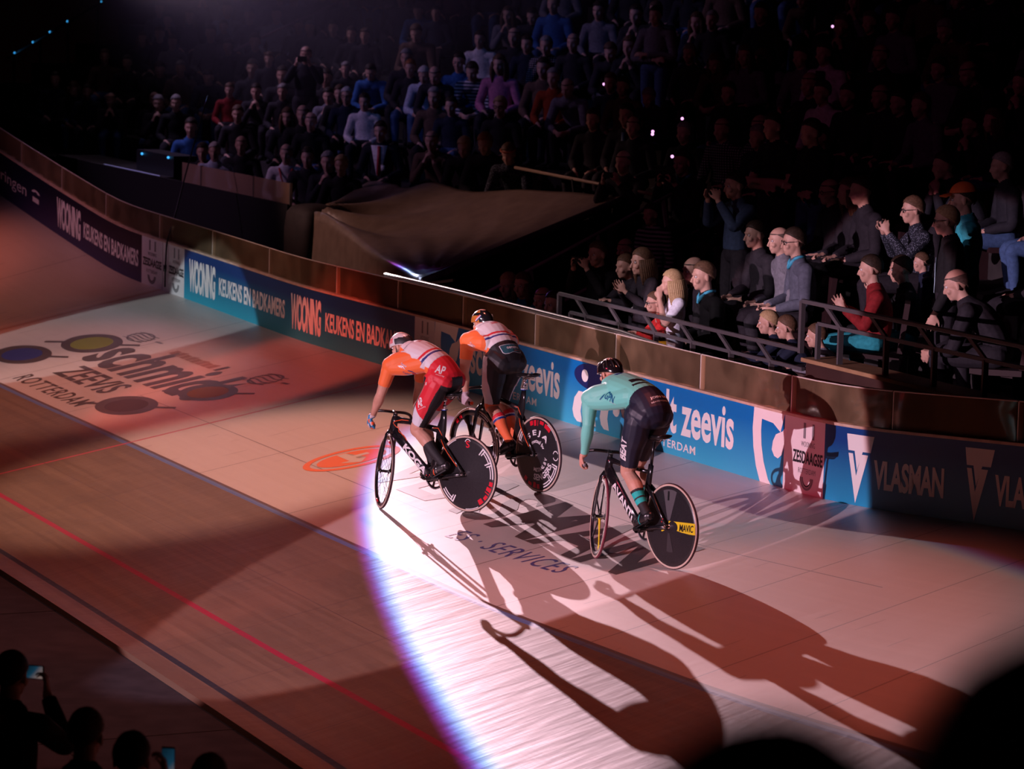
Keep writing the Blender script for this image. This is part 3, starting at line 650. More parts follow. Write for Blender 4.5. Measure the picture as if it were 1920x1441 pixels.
def disc_decal(w_, vf, m, name='decal'):
    """vf in wheel-plane coordinates seen from the left: X to the rear (right in view), Z up"""
    v, f = vf; P = []
    for a, b in v:
        r = math.hypot(a, b); y = np.interp(r, [.05, .15, .28, .312], [.028, .020, .0125, .011])+.0014; P.append((-a, y, b))
    return raw_obj(name, P, f, m, w_)
def arc_bar(r0, r1, a0, a1, n=8): return ring2((0, 0), (r0, r0), (r1, r1), math.radians(a0), math.radians(a1), n)
def arc_text(txt, r, h, a_mid, span, bold=.03, inward=False):
    """text along an arc; angles in degrees, counter-clockwise from the right"""
    v, f, a = text_mesh(txt, bold); v, f = subdiv(v, f, .06, (1, h/max(1e-3, math.radians(span)*r))); sgn = -1 if not inward else 1
    A = np.radians(a_mid+sgn*(v[:, 0]-.5)*span); R_ = r+(v[:, 1]-.5)*h*(1 if not inward else -1); return np.stack([R_*np.cos(A), R_*np.sin(A)], 1), f
def big_f(ang, r0=.225, r1=.298, flip=1):
    """an outlined block letter following the rim"""
    d = 15*flip; parts = [arc_bar(r1-.012, r1, ang-d, ang+d), arc_bar(r1-.034, r1-.024, ang-d, ang+d*.5), arc_bar(r0, r1, ang+d*.82, ang+d), arc_bar(r0+.012, r1, ang+d*.50, ang+d*.66)]
    return join2(*parts)
def mirror2(vf): return vf[0]*np.array([1, 1]), vf[1]
def wheel_rim(name, parent, depth, tread=RUBBER, wall=TAN, rim=CARBON):
    r0 = .312-depth
    w_ = MB().lathe([(.312, .0105), (.29, .0125), (r0, .006), (r0-.004, 0), (r0, -.006), (.29, -.0125), (.312, -.0105)], n=72).build(name, rim, parent, True)
    a = MB().lathe([(.311, .0105), (.320, .0125), (.327, .0112), (.327, -.0112), (.320, -.0125), (.311, -.0105)], n=72).build('sidewall', wall, w_, True)
    b = MB().lathe([(.3265, .0105), (.3325, .006), (.334, 0), (.3325, -.006), (.3265, -.0105)], n=72).build('tyre', tread, w_, True)
    h = MB().lathe([(0, .068), (.007, .067), (.008, .045), (.022, .042), (.022, .036), (.012, .03), (.012, -.03), (.022, -.036), (.022, -.042), (.008, -.045), (.007, -.067), (0, -.068)], n=18).build('hub', BLK, w_, True)
    return w_, r0, [w_, a, b, h]
def make_bike(idx, M, st, label, style):
    root = bpy.data.objects.new('track_bicycle', None); root.empty_display_size = .1; COL.objects.link(root); root.matrix_world = M; tag(root, label, 'bicycle', None)
    # frame
    f = MB()
    if style == 'koga':
        aero(f, [(.815, 0, .70), (.70, 0, .585), (.55, 0, .435), (.40, 0, .285)], [.020, .020, .021, .026], [.052, .044, .042, .048])      # down tube
        aero(f, [(.79, 0, .795), (.62, 0, .775), (.42, 0, .735), (.28, 0, .705)], [.016, .014, .014, .017], [.034, .026, .024, .030])       # top tube
        aero(f, [(.40, 0, .285), (.345, 0, .45), (.285, 0, .62), (.262, 0, .715), (.235, 0, .80), (.222, 0, .885)], [.020, .019, .020, .020, .017, .015], [.040, .034, .046, .052, .036, .026])  # seat mast
        top = (.222, 0, .885)
    else:
        aero(f, [(.81, 0, .72), (.70, 0, .60), (.55, 0, .44), (.40, 0, .285)], [.021, .021, .021, .026], [.058, .050, .046, .050])
        aero(f, [(.79, 0, .800), (.62, 0, .770), (.42, 0, .745), (.29, 0, .735)], [.016, .013, .012, .014], [.026, .018, .014, .016])
        aero(f, [(.40, 0, .285), (.35, 0, .45), (.30, 0, .60), (.272, 0, .72), (.25, 0, .79)], [.019, .018, .018, .017, .015], [.036, .036, .034, .030, .028]); top = (.25, 0, .79)
    aero(f, [(.825, 0, .672), (.812, 0, .715), (.795, 0, .775), (.783, 0, .818)], [.024, .023, .022, .021], [.034, .040, .036, .026])       # head tube
    for k in (-1, 1):
        aero(f, [(.40, k*.022, .285), (.28, k*.034, .298), (.14, k*.052, .318), (-.015, k*.060, .334)], [.011]*4, [.024, .018, .017, .020])
        aero(f, [(.285, k*.018, .66 if style == 'koga' else .62), (.20, k*.034, .56), (.10, k*.050, .45), (.0, k*.060, .340)], [.008]*4, [.026, .018, .014, .016])
    f.lathe([(.030, .045), (.034, .044), (.034, -.044), (.030, -.045)], (.40, 0, .285), n=20)
    fr = f.build('frame', CARBON, root, True)
    bv = bvh_of(fr.data)
    # frame graphics
    dn = Vector((.40-.815, 0, .285-.70)).normalized(); up_ = Vector((dn.z, 0, -dn.x)) if (Vector((dn.z, 0, -dn.x)).z > 0) else -Vector((dn.z, 0, -dn.x))
    if style == 'koga':
        decal('KOGA', bv, (.565, 0, .450), dn, up_, .33, WHP, fr, 'lettering', .002, .045, .058, 0, 1.0)
        def line(pts, name='orange_line'):
            for side in (1,):
                P = []
                for (x, z) in pts:
                    h, n, i, d = bv.ray_cast(Vector((x, .3, z)), Vector((0, -1, 0)), .4); P.append((h.x, h.y+.001, h.z) if h is not None else (x, .012, z))
                MB().tube(P, .0035, 6).build(name, ORP, fr, True)
        line([(.62, .785), (.70, .792), (.775, .778), (.79, .765), (.775, .74), (.755, .722), (.742, .727), (.737, .712), (.747, .698), (.738, .684), (.715, .676), (.70, .662), (.685, .655), (.665, .632), (.655, .610)])
        line([(.345, .725), (.285, .725), (.265, .70), (.245, .66)]); 
        MB().tube([(.245, .034, .63), (.205, .050, .57), (.165, .056, .52), (.10, .064, .45), (.055, .068, .402)], .0038, 6).build('orange_line', ORP, fr, True)
        MB().box((.222, 0, .888), (.050, .034, .006)).build('flag_band', WHP, fr); MB().box((.222, 0, .881), (.052, .035, .007)).build('flag_band', mat('flag_blue', (.02, .06, .3), .4), fr)
        for (x, z) in ((.42, .315), (.40, .300), (.385, .318)): MB().ell((x, .047, z), (.006, .003, .006), 10, 6).build('bolt', REDP, fr, True)
    else:
        decal('AVANT\u0131', bv, (.595, 0, .485), dn, up_, .36, WHP, fr, 'lettering', .002, .03, .056, -.25, .95)
        MB().ell((.428, .028, .33), (.006, .003, .006), 10, 6).build('bolt', REDP, fr, True)
        for dz in (0, .022): MB().ell((.035-dz*.6, .070, .372+dz), (.005, .003, .006), 10, 6).build('bolt', REDP, fr, True)
    # seat post and saddle
    sp = MB(); sp.tube([top, (.205, 0, .985)], .0125 if style != 'koga' else .010, 12); 
    if style == 'koga': sp.tube([(.215, 0, .90), (.212, 0, .925)], .017, 12); sp.tube([(.208, 0, .955), (.206, 0, .975)], .018, 12)
    sp.build('seat_post', CHROME if style == 'koga' else CARBON, root, True)
    sd = MB(); S = []
    for i, (x, w_, z) in enumerate(((.055, .035, 1.030), (.062, .066, 1.026), (.10, .070, 1.020), (.16, .046, 1.017), (.22, .024, 1.018), (.29, .018, 1.014), (.325, .012, 1.008))):
        S.append([(x, w_*math.cos(a), z+(.010 if math.sin(a) > 0 else .024)*math.sin(a)) for a in [2*math.pi*k/14 for k in range(14)]])
    v = [p for r in S for p in r]; fs = [(i*14+k, i*14+(k+1) % 14, (i+1)*14+(k+1) % 14, (i+1)*14+k) for i in range(len(S)-1) for k in range(14)]+[tuple(range(14))[::-1], tuple(range(14*(len(S)-1), 14*len(S)))]
    sd.raw(v, fs); s_ = sd.build('saddle', BLK, root, True)
    r_ = MB()
    for k in (-1, 1): r_.tube([(.075, k*.020, 1.012), (.11, k*.022, .985), (.22, k*.022, .985), (.29, k*.010, 1.004)], .0035, 6)
    r_.build('rail', CHROME, s_, True)
    # fork, stem and handlebar (steered)
    fk = MB(); aero(fk, [(.834, 0, .700), (.845, 0, .675)], [.022, .026], [.030, .026])
    for k in (-1, 1): aero(fk, [(.838, k*.020, .695), (.87, k*.042, .655), (.915, k*.048, .50), (.95, k*.050, .38), (.97, k*.051, .334)], [.012, .011, .009, .008, .008], [.026, .024, .020, .016, .013])
    o = fk.build('fork', CARBON, root, True); xf(o.data, lambda p: steer(p, st))
    sm = MB(); sm.tube([(.783, 0, .818), (.778, 0, .842)], .020, 14); sm.tube([(.778, 0, .838), (.815, 0, .852), (.852, 0, .858)], [.019, .016, .018], 12); o = sm.build('stem', BLK if style != 'koga' else CARBON, root, True); xf(o.data, lambda p: steer(p, st))
    cp = MB().ell((.778, 0, .846), (.016, .016, .007), 14, 8); o = cp.build('stem_cap', CHROME, root, True); xf(o.data, lambda p: steer(p, st))
    hb = MB(); prof = [(.855, .0, .858), (.860, .06, .860), (.878, .115, .858), (.915, .160, .846), (.945, .182, .822), (.952, .190, .790), (.935, .195, .758), (.895, .198, .740), (.835, .200, .738), (.775, .200, .738)]
    pp = [Vector((x, -y, z)) for x, y, z in prof[::-1]]+[Vector(p) for p in prof[1:]]; P2, R2, Q2 = smooth_path(pp, [.0135]*len(pp), [1]*len(pp), 3); hb.tube(P2, .0132, 10)
    o = hb.build('handlebar', BLK, root, True); xf(o.data, lambda p: steer(p, st)); bar = o
    for k in (-1, 1):
        g = MB().tube([(.885, k*.198, .7395), (.835, k*.200, .738), (.768, k*.200, .738)], .0165, 12).build('grip', BLK, bar, True); xf(g.data, lambda p: steer(p, st))
        e = MB().tube([(.769, k*.200, .738), (.755, k*.200, .738)], [.0165, .014], 12).build('end_plug', ORP if style == 'koga' else GRP, bar, True); xf(e.data, lambda p: steer(p, st))
    # front wheel
    fw = []
    if idx == 0:
        w_, r0, parts = wheel_rim('front_wheel', root, .030); sp_ = MB()
        for k in range(20):
            a = 2*math.pi*k/20; b = a+(.55 if k % 2 else -.55); s = .033 if k % 4 < 2 else -.033
            sp_.tube([(.018*math.cos(b), s, .018*math.sin(b)), (r0*math.cos(a), 0, r0*math.sin(a))], .0016, 5)
        parts.append(sp_.build('spokes', CHROME, w_, True)); rb = MB()
        for a in (-1.15, 2.0): rb.tube([(.285*math.cos(a-.1), .013, .285*math.sin(a-.1)), (.285*math.cos(a+.1), .013, .285*math.sin(a+.1))], .007, 6)
        parts.append(rb.build('decal', REDP, w_, True))
    else:
        n_sp = 3 if idx == 1 else 5; w_, r0, parts = wheel_rim('front_wheel', root, .052 if idx == 1 else .034, RUBBER if idx == 1 else mat('red_tyre', (.16, .02, .04), .6))
        for k in range(n_sp):
            a = 2*math.pi*k/n_sp+(1.25 if idx == 1 else -1.95); b = MB(); c_, s_2 = math.cos(a), math.sin(a)
            if idx == 1: b.tube([(r*c_, 0, r*s_2) for r in (.0, .05, .12, .19, .24, .275)], [.052, .044, .032, .034, .062, .10], 12, (-s_2, 0, c_), ratio=[.55, .40, .36, .32, .15, .08])
            else: b.tube([(r*c_, 0, r*s_2) for r in (.0, .05, .14, .23, .285)], [.022, .018, .014, .014, .022], 10, (-s_2, 0, c_), ratio=[.6, .5, .45, .45, .4])
            parts.append(b.build('blade', YEL if (idx == 2 and k == 0) else CARBON, w_, True))
        if idx == 1:
            for a in (62, 20, -5): parts.append(disc_decal(w_, big_f(a, .258, .305), mat('pale_decal', (.42, .36, .40), .4)))
            for a0 in (-62, -50, -38, 120, 132): parts.append(disc_decal(w_, arc_bar(.268, .302, a0, a0+8), REDP))
    for q in parts: xf(q.data, lambda p: steer((p.x+WB, p.y, p.z+WR), st))
    # rear wheel
    rw = disc_wheel(root); kids = [rw]+list(rw.children)
    D = lambda vf, m, n_='decal': kids.append(disc_decal(rw, vf, m, n_))
    if idx == 0:
        D(big_f(33), WHP); D(big_f(6), WHP); D(big_f(222), WHP)
        for a0, a1, r0 in ((-22, -14, .262), (-33, -25, .250), (-38, -36, .25), (-50, -41, .27), (-64, -54, .255), (168, 178, .262), (180, 190, .262)): D(arc_bar(r0, .300, a0, a1), REDP)
        D(arc_bar(.303, .309, -95, -68), WHP); D(arc_bar(.303, .309, 108, 128), WHP)
        D(at2((text_mesh('S', .02)[0]-.5, text_mesh('S', .02)[1]), .035, .255, .04, .06), REDP); D(ring2((.035, .255), (.030, .040), (.037, .047), .6, 2.6, 12), WHP)
    elif idx == 1:
        D(big_f(-30), WHP); D(big_f(-58), WHP); D(big_f(150), WHP)
        for a0, a1, r0 in ((104, 113, .26), (94, 101, .25), (88, 90, .25), (72, 83, .27), (50, 68, .262), (-92, -84, .26), (-103, -95, .25), (-118, -108, .27), (-132, -124, .26)): D(arc_bar(r0, .300, a0, a1), REDP)
        D(arc_bar(.303, .309, 28, 62), WHP); D(ring2((.265, .01), (.030, .036), (.038, .044), .5, 2.8, 12), WHP); D(ring2((.265, .01), (.030, .036), (.038, .044), 3.6, 5.9, 12), WHP)
        D(arc_text('S E J A', .185, .062, 88, 100, .03), WHP, 'lettering'); D(arc_text('metaal bv', .118, .034, 78, 100, .02), WHP, 'lettering')
        D(arc_text('SENGERS', .200, .056, -62, 84, .03, True), WHP, 'lettering'); D(arc_text('METAAL B V', .135, .034, -58, 100, .02, True), WHP, 'lettering')
    else:
        D(poly2([(.0, .044), (.308, .044), (.308, -.044), (-.10, -.044), (-.10, -.030), (.0, -.018)]), YEL, 'band'); v, f, a = text_mesh('MAVIC', .02, .25)
        kids.append(raw_obj('lettering', [(-(.125+.165*p[0]), np.interp(.100+.185*p[0], [.05, .15, .28], [.028, .020, .0125])+.0024, -.028+.056*p[1]) for p in subdiv(v, f, .05, (.165, .044))[0]], subdiv(v, f, .05, (.165, .044))[1], BLK, rw))
        D(arc_bar(.05, .285, 72, 106, 10), mat('grey_wedge', (.085, .080, .088), .4), 'wedge'); kids.append(raw_obj('wedge_mark', [(-.0, .0205, .20), (.022, .0205, .20), (.022, .0155, .272), (-.0, .0155, .272)], [(0, 1, 2, 3)], BLK, rw)); D(arc_bar(.05, .20, -104, -80, 8), mat('dark_wedge', (.035, .032, .036), .4), 'wedge')
    for q in kids: xf(q.data, lambda p: Vector((p.x, p.y, p.z+WR)))
    # cranks: left pedal back, right pedal forward
    bb = Vector((.40, 0, .285)); cr = MB(); cr.lathe([(.012, .062), (.018, .060), (.018, -.062), (.012, -.064)], bb, n=16)
    LP, RP = bb+Vector((-.158, .082, .018)), bb+Vector((.158, -.082, -.018))
    cr.tube([bb+Vector((0, .066, 0)), LP-Vector((0, .006, 0))], [.017, .012], 10, (0, 0, 1), ratio=.55); cr.tube([bb-Vector((0, .066, 0)), RP+Vector((0, .006, 0))], [.017, .012], 10, (0, 0, 1), ratio=.55)
    c_ = cr.build('crankset', BLK, root, True)
    ch = MB().lathe([(.098, -.043), (.102, -.041), (.102, -.047), (.098, -.048), (.080, -.047), (.080, -.043)], bb, n=48, closed=True)
    for k in range(5): a = 2*math.pi*k/5; ch.bar(bb+Vector((0, -.045, 0)), bb+Vector((.086*math.cos(a), -.045, .086*math.sin(a))), .020, .005, (0, 1, 0))
    ch.build('chainring', CHROME if idx == 0 else BLK, c_, False)
    for P in (LP, RP): q = MB().box(P+Vector((0, math.copysign(.040, P.y), 0)), (.075, .060, .016)); q.build('pedal', BLK, c_, bevel=.004)
    cn = MB(); A = []; n = 20
    for i in range(n+1): a = math.pi/2-math.pi*i/n; A.append((bb.x+.101*math.cos(a), -.045, bb.z+.101*math.sin(a)))
    for i in range(n+1): a = -math.pi/2-math.pi*i/n; A.append((.032*math.cos(a), -.045, WR+.032*math.sin(a)))
    cn.tube(A, .0045, 6, closed=True); cn.build('chain', GRP, root, True)
    # axle nuts
    ax = MB()
    for k in (-1, 1): ax.lathe([(0, k*.088), (.007, k*.086), (.012, k*.074), (.012, k*.062)], (0, 0, WR), n=12)
    ax.build('axle_nuts', CHROME, root, True)
    return root
def bike_matrix(rc, X, Y, Z): M = Matrix((Vector(X), Vector(Y), Vector(Z))).transposed().to_4x4(); M.translation = Vector(rc); return M
def bike_frame(u0, v0, psi):
    """stand the bike on the track: rear contact at (u0, v0), heading psi degrees"""
    P = Vector(surf(u0, v0)); a = math.radians(psi); best = None
    X0 = P.x+math.cos(a)*WB; Y0 = P.y+math.sin(a)*WB
    uu, vv = X0, -Y0
    for _ in range(30):
        q = surf(uu, vv); uu += X0-q[0]; vv -= (Y0-q[1])
    Q = Vector((X0, Y0, surf(uu, vv)[2])); X = (Q-P).normalized(); Y = Vector((0, 0, 1)).cross(X).normalized(); Z = X.cross(Y)
    return bike_matrix(P, X, Y, Z)
BIKES = [(10.65, 3.334, 27, -38), (10.69, 4.012, 11, 7), (7.28, 3.552, 10, -27)]
BM = [bike_frame(*b[:3]) for b in BIKES]
BL = ['black racing bicycle with orange outline, under the rider in red shorts', 'black racing bicycle with three-bladed front wheel, under the rider in black shorts', 'black racing bicycle with a yellow band on its disc wheel, under the mint rider']
for i in range(3): make_bike(i, BM[i], BIKES[i][3], BL[i], 'koga' if i < 2 else 'avanti')
# ---------------------------------------------------------------- the three riders (bike-local coordinates)
SKIN = noisy('skin', (.52, .27, .19), (.60, .33, .24), 9, .5, .4); SKIN2 = noisy('skin_pale', (.56, .33, .25), (.64, .40, .31), 9, .5, .4)
HAIRD = noisy('hair_dark', (.02, .012, .008), (.045, .028, .018), 60, .6, .3); 
JW = mat('jersey_white', (.72, .70, .72), .6, sheen=.2); JO = mat('jersey_orange', (.88, .17, .035), .6, sheen=.2); JR = mat('jersey_red', (.66, .018, .035), .55); JB = mat('jersey_blue', (.012, .035, .22), .55); JMINT = mat('jersey_mint', (.16, .66, .54), .55, sheen=.2); JBLK = mat('lycra_black', (.012, .012, .015), .52, 0, .45); JNAVY = mat('lycra_navy', (.012, .015, .034), .50, 0, .45)
PALE = mat('lycra_white', (.66, .68, .72), .5); SOCKW = mat('sock_black', (.014, .013, .016), .7); SHOEB = mat('shoe_black', (.012, .011, .013), .3, 0, .6); DTEAL = mat('lycra_petrol', (.02, .10, .13), .4)
def sub_mesh_mats(o, centres, fn, mats):
    """assign materials by a function of the face centres (printed panels of a garment)"""
    for m in mats: o.data.materials.append(m)
    o.data.polygons.foreach_set('material_index', fn(centres).astype(int)); o.data.update()
def make_rider(idx, M, st, p, label):
    root = bpy.data.objects.new('person', None); root.empty_display_size = .1; COL.objects.link(root); root.matrix_world = M; tag(root, label, 'person', None)
    LH = steer((.832, .200, .738), st); RH = steer((.832, -.200, .738), st)
    fwdL = (steer((.93, .200, .748), st)-LH).normalized()
    S = p['spine']; lim = []
    lim.append(Limb('torso', S, p['spine_r'], (0, 1, 0), p['spine_q'], 20))
    # glutes and shoulders
    hl, hr = Vector(p['hipL']), Vector(p['hipR']); b = Vector(p['butt'])
    for k, h in ((1, hl), (-1, hr)): lim.append(Limb('glute', [(b.x+.035, k*.075, b.z+.03), (b.x+.10, k*.085, b.z+.055), (h.x+.01, k*.095, h.z+.02)], [.098, .112, .105], (0, 1, 0), .95))
    sl, sr = Vector(p['shL']), Vector(p['shR']); c7 = Vector(S[-1])
    for h in (sl, sr): lim.append(Limb('yoke', [(c7.x-.10, h.y*.45, c7.z-.055), (h.x-.05, h.y*.80, (h.z+c7.z)/2-.035), tuple(h)], [.092, .096, .080], None, .88)); lim.append(Limb('yoke', [h+Vector((-.03, 0, -.02)), (h.x-.16, h.y*.72, h.z-.015), (S[2][0], math.copysign(.085, h.y), S[2][2]-.02)], [.068, .078, .088], None, .95))
    lim.append(Limb('neck', [c7-Vector((.03, 0, .02)), c7+Vector((.045, 0, .015)), Vector(p['head'])+Vector((-.015, 0, -.03))], [.068, .060, .056], (0, 1, 0), 1.0))
    for nm, sh, el, H in (('armL', sl, p['elL'], LH), ('armR', sr, p['elR'], RH)):
        el = Vector(el); wr = H+(el-H).normalized()*.075+Vector((0, 0, .012)); mid = sh.lerp(el, .45); fm = el.lerp(wr, .30)
        lim.append(Limb(nm, [sh, sh.lerp(el, .2), mid, el.lerp(sh, .12), el, fm, wr.lerp(el, .2), wr], [.069, .062, .055, .045, .042, .046, .031, .028], None, [1, 1, 1, 1, 1, 1, .85, .8]))
    for nm, h, kn, an in (('legL', hl, p['knL'], p['anL']), ('legR', hr, p['knR'], p['anR'])):
        h, kn, an = Vector(h), Vector(kn), Vector(an); back = Vector((-.012, 0, -.006)); sh_ = an-kn
        calf = kn+sh_*.30+Vector((-.022, 0, -.008))
        lim.append(Limb(nm, [h, h.lerp(kn, .25), h.lerp(kn, .55)+Vector((.012, 0, .012)), h.lerp(kn, .85), kn, kn+sh_*.12, calf, kn+sh_*.62, kn+sh_*.88, an], [.106, .103, .090, .066, .058, .053, .060, .044, .034, .036], (0, 1, 0), [.95, .95, 1, 1.0, 1.05, 1.02, 1.02, 1.0, 1.05, 1.1]))
    hands = []
    for nm, H, sd, an, el in (('handL', LH, 1, 1, p['elL']), ('handR', RH, -1, -1, p['elR'])):
        el = Vector(el); wr = H+(el-H).normalized()*.070+Vector((0, 0, .014)); d = (H+fwdL*.0-wr).normalized(); out = Vector((0, sd*1.0, 0)); out = steer(tuple(STA+out), st)-STA
        # back of the hand faces outwards, thumb forward over the bar, fingers curl inwards and down around the grip
        hands += hand_limbs(nm, wr+out*.018, (H-wr)+Vector((0, 0, -.01)), out, 1 if sd > 0 else -1, 1.0, 1.05)
    feet = []
    for nm, an, toe in (('footL', p['anL'], p['toeL']), ('footR', p['anR'], p['toeR'])):
        an, toe = Vector(an), Vector(toe); heel = an+(an-toe).normalized()*.045+Vector((0, 0, -.045)); 
        feet.append(Limb(nm, [heel, an.lerp(heel, .6)+Vector((.01, 0, -.01)), an.lerp(toe, .40)+Vector((0, 0, -.005)), an.lerp(toe, .75), toe], [.032, .040, .040, .042, .030], (0, 1, 0), [1.1, 1.15, .95, .70, .62]))
    P, R, hx = head_shapes(p['head'], p['face'], (p['face'][2]*-1, 0, 1) if True else (0, 0, 1), .96)
    limbs = lim+hands+feet
    me = fuse(limbs, hx, .0052, 4, None, 'body'); body = bpy.data.objects.new('body', me); me.materials.append(SKIN); add(body, root)
    v, n, C = mesh_arrays(me); reg = limbs; ii, tt = classify(C, reg); nm = np.array([L.name for L in reg])[ii]
    hd = np.linalg.norm(C-np.array(p['head']), axis=1); ishead = hd < .16
    isarm = (nm == 'armL') | (nm == 'armR'); isleg = (nm == 'legL') | (nm == 'legR'); istor = np.isin(nm, ['torso', 'glute', 'yoke'])
    # ---- waist coordinate along the torso axis
    a0, a1 = np.array(S[0]), np.array(S[-1]); ax = (a1-a0)/np.linalg.norm(a1-a0); Ls = np.linalg.norm(a1-a0); s_ax = ((C-a0)@ax)/Ls; upn = np.cross(ax, [0, 1, 0]); upn = -upn if upn[2] < 0 else upn; hgt = (C-a0)@upn
    waist = p['waist']+.12*(C[:, 1]/.16)**2*0
    lower = (istor | isleg) & ((s_ax < waist) | isleg); thigh_ok = ~isleg | (tt < p['short_len'])
    shorts_m = lower & thigh_ok & ~ishead & ~np.isin(nm, ['armL', 'armR']); jersey_m = ((istor & (s_ax >= waist-.02)) | (isarm & (tt < p['sleeve'])) | ((nm == 'neck') & (s_ax < 1.12))) & ~shorts_m & (hd > .13)
    jm, sel = shell(me, jersey_m, .0045, 'jersey'); jer = add(bpy.data.objects.new('jersey', jm), root); Cj = C[sel]; nj = nm[sel]; tj = tt[sel]; sj = s_ax[sel]; hj = hgt[sel]
    sm, sel2 = shell(me, shorts_m, .005, 'shorts'); sho = add(bpy.data.objects.new('shorts', sm), root); Cs = C[sel2]; ns = nm[sel2]; ts = tt[sel2]; ss = s_ax[sel2]; hs_ = hgt[sel2]
    ctx = dict(jer=jer, sho=sho, Cj=Cj, nj=nj, tj=tj, sj=sj, hj=hj, Cs=Cs, ns=ns, ts=ts, ss=ss, hs=hs_, body=body, root=root, ax=ax, up=upn, a0=a0, Ls=Ls, P=P, R=R, p=p)
    # ---- gloves, socks, shoes
    for k in ('L', 'R'):
        if p.get('glove'):
            g = np.array([q.startswith('hand'+k) for q in nm]) | ((nm == 'arm'+k) & (tt > .965)); gm, sg = shell(me, g, .003, 'glove'); go = add(bpy.data.objects.new('glove', gm), root); sub_mesh_mats(go, C[sg], p['glove'][0], p['glove'][1])
        so = ((nm == 'leg'+k) & (tt > p['sock'])) | ((nm == 'foot'+k) & False); gm, sg = shell(me, so, .0035, 'sock')
        if gm: go = add(bpy.data.objects.new('sock', gm), root); tc_ = tt[sg]; sub_mesh_mats(go, C[sg], lambda c, tc_=tc_: p['sock_fn'](tc_), p['sock_m'])
        f_ = (nm == 'foot'+k); gm, sg = shell(me, f_, .005, 'shoe'); 
        if gm: so_ = add(bpy.data.objects.new('shoe', gm), root); gm.materials.append(p['shoe'])
        else: continue
        an, toe = Vector(p['an'+k]), Vector(p['toe'+k]); d = (toe-an).normalized(); c = an.lerp(toe, .62); st_ = MB()
        st_.tube([c+Vector((0, .043*math.cos(a), -.005))+Vector((-.3*0, 0, .040*math.sin(a))) for a in [2*math.pi*i/16 for i in range(16)]], .006, 6, closed=True); st_.build('strap', p['strap'], so_, True)
        st2 = MB(); c2 = an.lerp(toe, .38); st2.tube([c2+Vector((0, .044*math.cos(a), -.008+.044*math.sin(a))) for a in [2*math.pi*i/16 for i in range(16)]], .005, 6, closed=True); st2.build('strap', p['strap2'], so_, True)
        st3 = MB().bar(an+(an-toe).normalized()*.06+Vector((0, 0, -.088)), toe+Vector((0, 0, -.028)), .062, .010); st3.build('sole', BLK, so_)
    eyes(body, P, .96)
    # ---- helmet
    hm = p['helmet']; f, l, u = R.col[0], R.col[1], R.col[2]; hb = MB(); nu, nv = 40, 22; V = []
    rx, ry, rz, tail = hm['r']
    def hp(th, ph, grow=1.0):
        x, y, z = math.sin(th)*math.cos(ph), math.sin(th)*math.sin(ph), math.cos(th)
        px = x*rx*(1+(tail if x < 0 else 0)); py = y*ry*(1-.10*max(0, -x)); pz = z*rz-(0.035*max(0, -x)**2)
        return P(-.006+px*grow, py*grow, .012+pz*grow)
    tmax = lambda ph: 1.62+.26*(.5-.5*math.cos(ph))**2-.10*(.5+.5*math.cos(ph))
    for i in range(nv+1):
        for k in range(nu):
            ph = 2*math.pi*k/nu; V.append(hp(tmax(ph)*i/nv+1e-4, ph))
    F = [(i*nu+k, (i+1)*nu+k, (i+1)*nu+(k+1) % nu, i*nu+(k+1) % nu) for i in range(nv) for k in range(nu)]
    hb.raw(V, F); hme = hb.mesh('helmet', True); ho = bpy.data.objects.new('helmet', hme); sol = ho.modifiers.new('s', 'SOLIDIFY'); sol.thickness = .012; sol.offset = -1; add(ho, root)
    idxs = []; 
    for i in range(nv):
        for k in range(nu): idxs.append(hm['fn'](i/nv, 2*math.pi*(k+.5)/nu))
    for m in hm['mats']: hme.materials.append(m)
    hme.polygons.foreach_set('material_index', idxs); hme.update()
    for (t0, t1, ph, w_) in hm['vents']:
        vb = MB(); pts = [hp(t0+(t1-t0)*j/7, ph, 1.004) for j in range(8)]; vb.tube(pts, [w_*math.sin(math.pi*(j+.6)/8.2) for j in range(8)], 8, u, ratio=.7); vb.build('vent', BLK, ho, True)
    for (t0, t1, p0, p1, w_, m) in hm['lines']:
        vb = MB(); vb.tube([hp(t0+(t1-t0)*j/15, p0+(p1-p0)*j/15, 1.003) for j in range(16)], w_, 6); vb.build('stripe', m, ho, True)
    sb = MB()
    for k in (-1, 1): sb.tube([P(.0, k*.080, .0), P(.02, k*.074, -.06), P(.045, k*.035, -.108), P(.05, 0, -.114)], .005, 6)
    sb.build('chin_strap', BLK, ho, True)
    return ctx
def panel_text(ctx, part, txt, c, right, up, w_, m, name='lettering', bold=.02, height=None, shear=0.):
    return decal(txt, ctx['bv_'+part], c, right, up, w_, m, ctx[part], name, .0018, bold, height, shear)
def finish(ctx):
    ctx['bv_jer'] = bvh_of(ctx['jer'].data); ctx['bv_sho'] = bvh_of(ctx['sho'].data)
LFT = (-1, 0, 0)   # reading direction on the riders' left side
TORQ = [.80, .74, .70, .66, .74]
